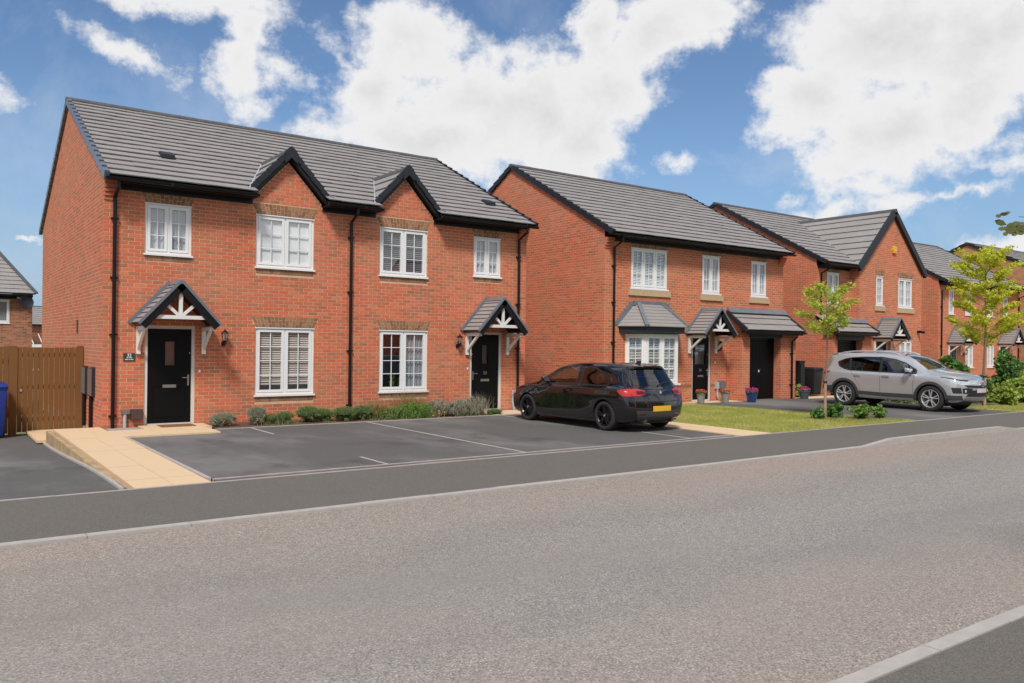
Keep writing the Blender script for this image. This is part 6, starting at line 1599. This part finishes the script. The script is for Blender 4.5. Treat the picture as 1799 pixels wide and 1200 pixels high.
# lawn
LP = [(14.43,PB+.002),(20.25,PB+.002),(19.85,14.0),(19.55,16.85),(19.3,17.38),(14.43,17.38)]
sheet('lawn_base', LP, .008, M['turf'])
sheet('verge_strip', [(25.9,PB+.002),(30.5,PB+.002),(30.5,12.3),(26.1,12.3)], .006, M['turf'])
Pg = np.stack([14.43+rng.random(95000)*6, PB+rng.random(95000)*6.8, np.full(95000, .006)], 1); Pg = Pg[inpoly(Pg, LP)]
V, Q = blades(Pg, .034, .010, .5); quickmesh('lawn_grass', V, Q, LM['grass'], kind='stuff')
Pg = np.stack([25.9+rng.random(9000)*4.6, PB+rng.random(9000)*1.7, np.full(9000, .006)], 1); V, Q = blades(Pg, .035, .014, .5); quickmesh('verge_grass', V, Q, LM['grass'], kind='stuff')

def bush(name, label, c, r, n, size, lm, nc=38, cr=.06, cat='plant', group=None, aspect=1.7, spikes=0, sm=None, sh=.2, stems=7):
    root = thing(name, label, cat, (c[0], c[1], 0), group)
    P_ = clumps((c[0], c[1], r[2]*.98), (r[0], r[1], r[2]), nc, n, cr); P_ = P_[P_[:,2] > .01]
    V, Q = leaf_cloud(P_, size, aspect=aspect); o = quickmesh('foliage', V, Q, LM[lm], parent=root)
    if not spikes and size < .02:
        n2 = n//3; d = rng.normal(size=(n2, 3)); d[:,2] = np.abs(d[:,2])+.2; d /= np.linalg.norm(d, axis=1)[:,None]; q = np.array((c[0], c[1], r[2]*.9))+d*np.array(r)*.95; q = q[q[:,2] > .02]
        V, Q = blades(q, .06, .006, .8); quickmesh('sprigs', V, Q, LM[lm], parent=root)
    if spikes:
        B = np.stack([c[0]+rng.normal(size=spikes)*r[0]*.55, c[1]+rng.normal(size=spikes)*r[1]*.55, np.full(spikes, .03)+r[2]*rng.random(spikes)*.6], 1)
        V, Q = blades(B, sh, .008, .35); quickmesh('flower_stems', V, Q, LM[sm], parent=root)
    b = MB()
    for k in range(stems):
        t = k*2.4; b.tube([(c[0],c[1],0),(c[0]+r[0]*.35*math.cos(t),c[1]+r[1]*.35*math.sin(t),r[2]*.8),(c[0]+r[0]*.7*math.cos(t),c[1]+r[1]*.7*math.sin(t),r[2]*1.3)], [.008,.005,.002], 5)
    b.build('stems', M['stem'], root); return root
GB = 'low shrubs in the bed below the front windows'
Y_ = 17.45
bush('low_shrub', 'grey-green low shrub at the left end of the bed, nearest the first porch', (5.15,Y_,0), (.27,.22,.13), 6630, .011, 'sage', aspect=3.0, group=GB, cr=.05)
bush('low_shrub', 'upright grey-green shrub below the left part of the blind-covered ground floor window', (5.86,Y_,0), (.20,.20,.19), 6120, .011, 'sage', aspect=3.0, group=GB, cr=.05)
bush('low_shrub', 'smallest green shrub, second right of the upright grey-green one', (6.17,Y_-.05,0), (.16,.16,.10), 3570, .011, 'box', aspect=3.0, group=GB, cr=.04)
bush('low_shrub', 'small spreading green shrub with gaps of bare mulch on its right', (6.46,Y_-.05,0), (.20,.17,.12), 4845, .011, 'box', aspect=3.0, group=GB, cr=.045)
bush('box_ball', 'rounded bright green dome left of the middle downpipe, first after the bare mulch gap', (7.03,Y_-.02,0), (.26,.24,.17), 13260, .011, 'box', aspect=3.0, nc=60, group=GB, cr=.045)
bush('box_ball', 'rounded green dome directly behind two others just left of the middle downpipe', (7.42,Y_+.12,0), (.22,.22,.13), 11730, .011, 'box', aspect=3.0, nc=60, group=GB, cr=.045)
bush('box_ball', 'rounded green dome in front of the foot of the middle downpipe', (7.84,Y_-.12,0), (.29,.22,.15), 11730, .011, 'box', aspect=3.0, nc=60, group=GB, cr=.045)
bush('box_ball', 'green dome just right of the foot of the middle downpipe', (8.32,Y_-.02,0), (.22,.22,.16), 9180, .011, 'box', aspect=3.0, nc=50, group=GB, cr=.045)
bush('grassy_plant', 'reddish-brown wispy plant right of the middle downpipe', (8.72,Y_+.1,0), (.28,.26,.16), 4420, .014, 'lime', group=GB, cr=.05, spikes=420, sm='rust', sh=.38)
bush('grassy_plant', 'low fresh green plant between the wispy red-brown ones', (9.05,Y_-.15,0), (.30,.26,.14), 5440, .015, 'box', group=GB, cr=.05, spikes=120, sm='lime', sh=.22)
bush('grassy_plant', 'bright feathery green clump below the right ground floor window', (9.62,Y_-.2,0), (.42,.32,.19), 11900, .014, 'lime', nc=60, group=GB, cr=.07, spikes=500, sm='lime', sh=.22)
bush('grassy_plant', 'tall rusty flower stems standing against the wall under the right ground floor window', (9.75,Y_+.3,0), (.45,.22,.17), 3740, .015, 'lime', group=GB, cr=.06, spikes=700, sm='rust', sh=.50)
bush('lavender', 'first grey dry lavender, right of the bright green clump, with two yellow flowers', (10.38,Y_-.05,0), (.36,.32,.20), 8840, .015, 'lav', nc=60, group=GB, cr=.06, spikes=420, sm='lav', sh=.27)
bush('lavender', 'middle grey-green lavender between two drier ones', (10.85,Y_-.1,0), (.34,.32,.20), 8840, .015, 'sage', nc=60, group=GB, cr=.06, spikes=420, sm='lav', sh=.25)
bush('lavender', 'tallest dry lavender in front of the door numbered 30', (11.42,Y_-.02,0), (.40,.34,.22), 10540, .015, 'lav', nc=60, group=GB, cr=.06, spikes=700, sm='lav', sh=.36)
bush('low_shrub', 'flat dark green tuft at the right end of the bed beside the door 30 path', (11.85,Y_-.35,0), (.22,.14,.06), 2210, .015, 'shrub', group=GB, cr=.04)
f = MB()
for (x, y, z) in ((10.18,17.05,.16),(10.33,17.04,.13),(10.20,17.06,.10),(10.02,17.05,.06)):
    f.lathe([(.001,.012),(.028,.006),(.03,-.004),(.001,-.006)], 8, c=(x,y,z)); f.tube([(x,y,0),(x,y,z)], .003, 4)
tag(f.build('yellow_flowers', M['yellow']), 'few tiny yellow flowers at the front edge of the bed among the lavender', 'flowers')

# loose ragged growth that ties the bed together
_x = 4.95+rng.random(3600)**.8*6.7; Pb = np.stack([_x, 16.98+rng.random(3600)*.95, np.full(3600, .01)], 1)
Pb = Pb[(np.sin(Pb[:,0]*5.3)+np.sin(Pb[:,0]*2.1+1)+rng.normal(size=len(Pb))*.5) > (.9-(Pb[:,0]-5)*.25)]
V, Q = blades(Pb, .11, .008, .55); quickmesh('bed_weeds', V, Q, LM['box'], kind='stuff')
# young trees
def young_tree(name, label, base, H, crown_c, crown_r, lm, n, ls, nl=14, stem_r=.035, seed=3):
    rs = np.random.default_rng(seed); root = thing(name, label, 'tree', base)
    x, y = base[0], base[1]; b = MB(); zc0 = crown_c[2]-crown_r[2]
    lean = (crown_c[0]-x, crown_c[1]-y)
    tp = [(x+lean[0]*t, y+lean[1]*t+.02*math.sin(t*9), H*t) for t in np.linspace(0, 1, 9)]
    b.tube(tp, [stem_r*(1-.75*t) for t in np.linspace(0, 1, 9)], 8); b.build('trunk', M['bark'], root)
    tips = []; lb = MB()
    for k in range(nl):
        t = (zc0+.05+(H-zc0-.1)*k/nl)/H; p = Vector((x+lean[0]*t, y+lean[1]*t, H*t)); a = k*2.4+rs.random()*.6
        u = (p.z-zc0)/(2*crown_r[2]); reach = (.35+.65*math.sin(math.pi*min(1, max(.12, u*.9+.12))))*(.8+.35*rs.random())
        e = p+Vector((math.cos(a)*crown_r[0]*reach, math.sin(a)*crown_r[1]*reach, crown_r[2]*(.22+.22*rs.random())))
        m1 = p.lerp(e, .5)+Vector((0,0,-.04)); lb.tube([p, m1, e], [.014*(1-.5*t), .008, .003], 5)
        tips += [p.lerp(e, s_) for s_ in (.45,.6,.75,.88,1.0)]
        for j in range(3):
            a2 = a+rs.normal()*.8; q = p.lerp(e, .45+.2*j); e2 = q+Vector((math.cos(a2), math.sin(a2), .5))*(.16+.16*rs.random())*crown_r[0]*1.4
            lb.tube([q, e2], [.005, .002], 4); tips += [q.lerp(e2, .6), e2]
    tips.append(Vector(tp[-1])); lb.build('limbs', M['bark'], root)
    P_ = []; per = max(4, n//len(tips))
    for tpt in tips: P_.append(ball(int(per*(.5+rs.random())), tuple(tpt), (.17,.17,.12), rs, .0))
    P_ = np.concatenate(P_); V, Q = leaf_cloud(P_, ls, aspect=1.5, up=-.1, rs=rs); quickmesh('crown', V, Q, LM[lm], parent=root)
    return root
young_tree('young_tree', 'slim staked young tree with a small loose green crown on the lawn corner', (18.85,12.25,0), 3.30, (18.80,12.2,2.70), (.60,.60,.70), 'maple2', 3000, .048, nl=18, stem_r=.028, seed=5)
young_tree('young_tree', 'taller young tree with a yellow-green crown right of the silver car', (27.6,12.3,0), 4.70, (27.35,12.15,3.2), (1.0,1.0,1.42), 'maple', 9500, .060, nl=30, stem_r=.05, seed=8)
def stake(label, x, y, h, r=.036):
    s = thing('tree_stake', label, 'stake', (x, y, 0)); b = MB(); b.lathe([(r,0),(r,h-.02),(r*.8,h),(.001,h)], 12, c=(x,y,0)); b.build('post', mat('pale_softwood', (.38,.25,.17), .85, var=.15, vscale=12, bump=.2), s)
    b = MB(); b.tube([(x-.03,y-.02,h-.04),(x+.10,y+.03,h-.045)], .022, 6); b.lathe([(r+.008,h-.07),(r+.008,h-.01)], 12, c=(x,y,0)); b.build('tie', M['trim'], s)
stake('round pale timber stake tied to the small tree on the lawn corner', 18.63, 12.12, .98)
stake('timber stake tied to the yellow-green tree beside the silver car bonnet', 27.45, 12.2, 1.0, .045)
GS = 'small shrubs around the foot of the lawn tree'
sheet('tree_bed', [(18.0,11.25),(20.0,10.75),(20.22,PB+.25),(20.1,12.4),(18.3,12.6)], .0125, M['soil'])
bush('low_shrub', 'dark twiggy shrub left of the tree stake', (18.35,12.15,0), (.16,.16,.16), 500, .045, 'shrub', group=GS, nc=16, cr=.08)
bush('low_shrub', 'green shrub just right of the tree stake', (19.05,12.1,0), (.24,.24,.17), 1300, .05, 'shrub', group=GS, nc=22, cr=.09)
bush('low_shrub', 'biggest bright green shrub in the middle of the tree bed', (19.28,11.55,0), (.25,.25,.19), 1400, .05, 'lime', group=GS, nc=22, cr=.09)
bush('low_shrub', 'right-hand small green shrub at the driveway side of the tree bed', (19.95,11.45,0), (.20,.20,.16), 900, .045, 'lime', group=GS, nc=20, cr=.08)
bush('large_shrub', 'tallest dark green pointed bush in front of the far grey door', (32.3,13.6,0), (.55,.55,.85), 4200, .085, 'shrub', nc=60, cr=.17)
bush('large_shrub', 'dark green bush immediately right of the second tree stake', (30.2,13.6,0), (.55,.5,.45), 3200, .085, 'shrub', nc=44, cr=.16)
bush('large_shrub', 'low yellow-green bush just right of the silver car nose', (28.9,12.2,0), (.50,.45,.34), 2600, .07, 'yel', nc=34, cr=.12)
bush('large_shrub', 'wide yellow-green bush at the right edge of the picture', (30.9,12.5,0), (.85,.6,.42), 4800, .075, 'yel', nc=56, cr=.14)
bush('large_shrub', 'tall yellow-green bush at the right edge in front of the pale parked car', (32.3,12.6,0), (.6,.6,.55), 3800, .08, 'yel', nc=46, cr=.15)
bush('large_shrub', 'green bush seen over the silver car bonnet against the far wall', (40.6,19.6,0), (.8,.6,.75), 2600, .11, 'shrub', nc=40, cr=.2)
bush('low_shrub', 'thin row of low greenery glimpsed under the silver car', (26.6,14.6,0), (.35,1.5,.14), 2200, .05, 'box', nc=40, cr=.1)

# near tree on the opposite footway: only a leafy branch reaches into the picture
def near_tree():
    root = thing('overhanging_tree', 'leafy branch of a near tree entering at the upper right edge against the sky', 'tree', (6.75,1.55,0)); b = MB()
    b.tube([(6.75,1.55,0),(6.76,1.56,1.2),(6.74,1.55,2.2),(6.75,1.6,3.3)], [.06,.05,.04,.02], 8); b.build('trunk', M['bark'], root)
    lb = MB(); lb.tube([(6.74,1.55,2.1),(6.2,1.85,2.42),(5.72,2.04,2.52),(5.36,2.20,2.56)], [.022,.014,.008,.004], 6); lb.tube([(5.72,2.04,2.52),(5.5,2.12,2.60),(5.36,2.2,2.61)], [.005,.003,.002], 5)
    P_ = [ball(26, q, (.30,.30,.30), None, .2) for q in ((6.9,1.5,2.8),(7.1,1.6,3.1),(6.8,1.4,3.3),(7.2,1.3,2.7),(7.3,1.8,3.3),(6.95,1.2,3.0),(7.4,1.5,3.0))]
    for q in ((6.9,1.5,2.8),(7.1,1.6,3.1),(7.2,1.3,2.7),(7.3,1.8,3.3),(6.95,1.2,3.0)): lb.tube([(6.75,1.57,2.5),q], [.012,.004], 5)
    lb.build('limbs', M['bark'], root)
    L = [((5.29,2.21,2.53),.034),((5.31,2.20,2.50),.030),((5.345,2.19,2.555),.030),((5.375,2.175,2.505),.034),((5.41,2.16,2.51),.034),((5.28,2.215,2.565),.042),((5.335,2.19,2.52),.046),((5.36,2.18,2.535),.040),((5.30,2.205,2.618),.028),((5.262,2.22,2.605),.030),((5.40,2.165,2.54),.045),((5.44,2.15,2.56),.042),((5.43,2.155,2.525),.036),((5.47,2.14,2.54),.045),((5.50,2.12,2.52),.04),((5.335,2.20,2.63),.022),((5.55,2.10,2.55),.05),((5.6,2.09,2.53),.05),((5.38,2.175,2.565),.035)]
    P_ = np.concatenate(P_); V, Q = leaf_cloud(P_, .05); 
    b2 = MB(); b2.v = [tuple(v) for v in V]; b2.f = [tuple(int(i) for i in q) for q in Q]; b2.m = [0]*len(Q)
    F3 = Vector((math.cos(YAW), math.sin(YAW), 0)); R3 = Vector((math.sin(YAW), -math.cos(YAW), 0))
    for i, (c, s) in enumerate(L):
        c = Vector(c)-R3*.055; s *= .9; a = random.uniform(-.6, .5); d = (R3*math.cos(a)+Vector((0,0,1))*math.sin(a)+F3*random.uniform(-.4,.4)).normalized(); e = d.cross(F3+Vector((0,0,random.uniform(-.5,.5)))).normalized()
        pts = [c-d*s, c-d*s*.5+e*s*.42, c+d*s*.2+e*s*.46, c+d*s*.95, c+d*s*.2-e*s*.46, c-d*s*.5-e*s*.42]; b2.quad(pts)
    b2.build('crown', LM['near'], root)
near_tree()

# ------------------------------------------------------------------ fence, bins, pots
M['timber'] = island_mat('treated_timber', [(0,(.125,.058,.018)),(.5,(.185,.085,.026)),(1,(.24,.115,.038))], .85, .4)
M['timber2'] = M['timber']
def fence():
    z0, z1, y = -.26, 1.62, 20.42
    g_ = thing('timber_gate', 'brown close-boarded timber side gate with a round latch beside the gable wall', 'gate', (2.3, y, z0))
    x = 1.66; k = 0
    while x < 2.80:
        b = MB(); b.box(x+.004, x+.094, y-.012-(k % 2)*.012, y+.008, z0+.04, z1-.01+random.uniform(-.004,.004)); b.build('board', M['timber'], g_); x += .1; k += 1
    b = MB()
    for z in (.0, .7, 1.4): b.box(1.67, 2.79, y+.009, y+.05, z, z+.09)
    b.build('rail', M['timber'], g_)
    b = MB(); b.lathe([(.001,-.03),(.03,-.025),(.035,0)], 12, axis='y', c=(1.73,y-.016,.68)); b.build('latch', M['steel'], g_)
    b = MB(); b.box(2.805, 2.925, y-.03, y+.07, z0, z1+.03); b.build('gate_post', M['timber'], g_)
    f = thing('timber_fence', 'brown vertical board fence panel behind the blue bin at the left edge', 'fence', (.9, y, z0)); x = -1.5; k = 0
    while x < 1.5:
        b = MB(); b.box(x+.004, x+.094, y-.016-(k % 2)*.012, y+.004, z0+.02, z1-.0+random.uniform(-.006,.006)); b.build('board', M['timber'], f); x += .1; k += 1
    b = MB(); b.box(1.505, 1.655, y-.04, y+.06, z0, z1+.02); b.build('fence_post', M['timber'], f)
    b = MB(); b.box(-1.5, 1.52, y+.006, y+.04, .1, .2); b.box(-1.5, 1.52, y+.006, y+.04, 1.25, 1.35); b.build('rail', M['timber'], f)
fence()
def bin_(name, label, x, y, z, m_, h=1.02, rot=0.0, group=None):
    r = thing(name, label, 'bin', (x, y, z), group); Tm = Matrix.Translation((x, y, z)) @ Matrix.Rotation(rot, 4, 'Z')
    def P_(a): return [tuple(Tm @ Vector(p)) for p in a]
    b = MB(); b.hexa(P_([(-.22,-.25,.05),(.22,-.25,.05),(.22,.20,.05),(-.22,.20,.05),(-.28,-.32,h-.1),(.28,-.32,h-.1),(.28,.32,h-.1),(-.28,.32,h-.1)])); b.hexa(P_([(-.29,-.33,h-.13),(.29,-.33,h-.13),(.29,.33,h-.13),(-.29,.33,h-.13),(-.29,-.33,h-.08),(.29,-.33,h-.08),(.29,.33,h-.08),(-.29,.33,h-.08)])); o = b.build('bin_body', m_, r); bpy_bevel(o, .015)
    b = MB(); b.hexa(P_([(-.30,-.36,h-.075),(.30,-.36,h-.075),(.30,.33,h-.075),(-.30,.33,h-.075),(-.26,-.30,h-.0),(.26,-.30,h-.0),(.26,.34,h+.02),(-.26,.34,h+.02)])); o = b.build('lid', m_, r); bpy_bevel(o, .02)
    for s in (-1, 1):
        b = MB(); b.lathe([(.001,-.02),(.1,-.02),(.1,.02),(.001,.02)], 16, axis='y', M=Tm @ Matrix.Translation((s*.25,.24,.1)) @ Matrix.Rotation(math.pi/2, 4, 'Z')); b.build('bin_wheel', M['trim'], r)
    b = MB(); b.bar(Tm @ Vector((-.2,.38,h-.1)), Tm @ Vector((.2,.38,h-.1)), .03, .03); b.build('handle', m_, r)
bin_('wheelie_bin', 'blue wheelie bin cut off by the left edge, in front of the fence', 1.15, 19.9, -.255, mat('blue_bin', (.008,.03,.21), .45), 1.12)
M['binb'] = mat('black_bin', (.012,.012,.013), .5)
bin_('wheelie_bin', 'black wheelie bin behind the rear of the silver car', 27.3, 18.35, 0.0, M['binb'], 1.06)
b = MB(); b.box(25.9, 26.2, 17.9, 18.25, 0, 1.30); b.box(25.88, 26.22, 17.88, 18.27, 1.27, 1.33); b.box(25.93,26.17,17.87,17.9,.1,1.2); tag(b.build('storage_box', M['binb']), 'tall narrow black box beside the right corner of the bay-window house', 'box')
bush('low_shrub', 'small yellow-green plant beside the tall black box', (25.62,17.75,0), (.10,.10,.25), 500, .06, 'yel', nc=12, cr=.07)
def pot(label, x, y, r0, r1, h, m_, fl, n=260, fr=.20, leaf='lime', group='flower pots by the bay-window house'):
    r = thing('flower_pot', label, 'flower pot', (x, y, 0), group); b = MB()
    b.lathe([(.001,.01),(r0,.01),(r0*1.02,.03),(r1,h-.03),(r1*1.06,h-.025),(r1*1.06,h),(r1*.9,h),(r1*.88,h-.04),(.001,h-.04)], 20, c=(x,y,0)); b.build('pot', m_, r, smooth=False)
    P_ = ball(int(n*1.4), (x,y,h+.03), (fr*.85,fr*.85,.07), None, .1); V, Q = leaf_cloud(P_, .04); quickmesh('leaves', V, Q, LM[leaf], parent=r)
    P_ = ball(n, (x,y,h+.09), (fr,fr,.07), None, .2); V, Q = leaf_cloud(P_, .042, aspect=1.1, up=.8); quickmesh('flowers', V, Q, fl, parent=r)
M['potg'] = mat('weathered_grey_pot', (.25,.24,.205), .8, var=.15, vscale=15); M['potb'] = mat('blue_glazed_pot', (.010,.035,.13), .2, coat=.6, var=.3, vscale=8); M['potd'] = mat('teal_grey_pot', (.07,.095,.115), .5)
orange = island_mat('orange_red_flowers', [(0,(.45,.03,.015)),(.5,(.60,.14,.07)),(1,(.62,.30,.18))], .6, 0, .2); pink = island_mat('magenta_flowers', [(0,(.40,.01,.12)),(.5,(.62,.02,.25)),(1,(.70,.10,.40))], .6, 0, .2)
pot('grey pot of red and orange flowers before the black door of the bay-window house', 19.95, 17.35, .10, .13, .30, M['potg'], orange, fr=.18)
pot('grey pot of orange flowers right of that black front door, below the lantern', 20.95, 17.20, .10, .13, .30, M['potg'], orange, n=160, fr=.17, leaf='sage')
pot('blue glazed pot of bright magenta flowers left of the garage door', 21.98, 16.98, .14, .19, .32, M['potb'], pink, fr=.24, n=380)
pot('teal grey pot of pink flowers right of the garage downpipe', 25.25, 17.25, .13, .19, .28, M['potd'], pink, fr=.22, n=200)
b = MB(); b.lathe([(.10,-.01),(.13,0),(.10,.01)], 20, axis='y', c=(21.35,17.72,.13)); b.lathe([(.001,0),(.10,.004)], 20, axis='y', c=(21.35,17.72,.13)); b.lathe([(.08,.0),(.09,.10),(.001,.10)], 14, c=(21.35,17.6,.0)); tag(b.build('terracotta_ornament', mat('terracotta', (.42,.24,.13), .8)), 'round terracotta ornament between the two flower pots left of the garage', 'ornament')

# ================================================================== ASSEMBLE
house1(); house2(); house3(); house4(); house5(); house0(); house00()
opposite(-3, 8.5, 'brick house across the road, left one of those mirrored in the windows', 'opposite_house')
opposite(12, 24, 'brick house across the road, middle one of those mirrored in the windows', 'opposite_house')
opposite(28, 40, 'brick house across the road, right one of those mirrored in the windows', 'opposite_house')
build_hatch((12.53, 11.98, 0), math.pi/2, 'parked_hatchback', 'black three-door hatchback with a yellow rear plate parked in the right bay', M['paint_b'])
build_suv((24.54, 15.62, .0), -math.pi/2, 'parked_suv', 'silver five-door SUV with roof rails parked nose out on the driveway', M['paint_s'])
build_hatch((47.9, 14.9, .0), math.pi/2, 'parked_hatchback', 'pale silver car mostly hidden by bushes at the right edge', M['paint_w'], rimc='s', plate=False)
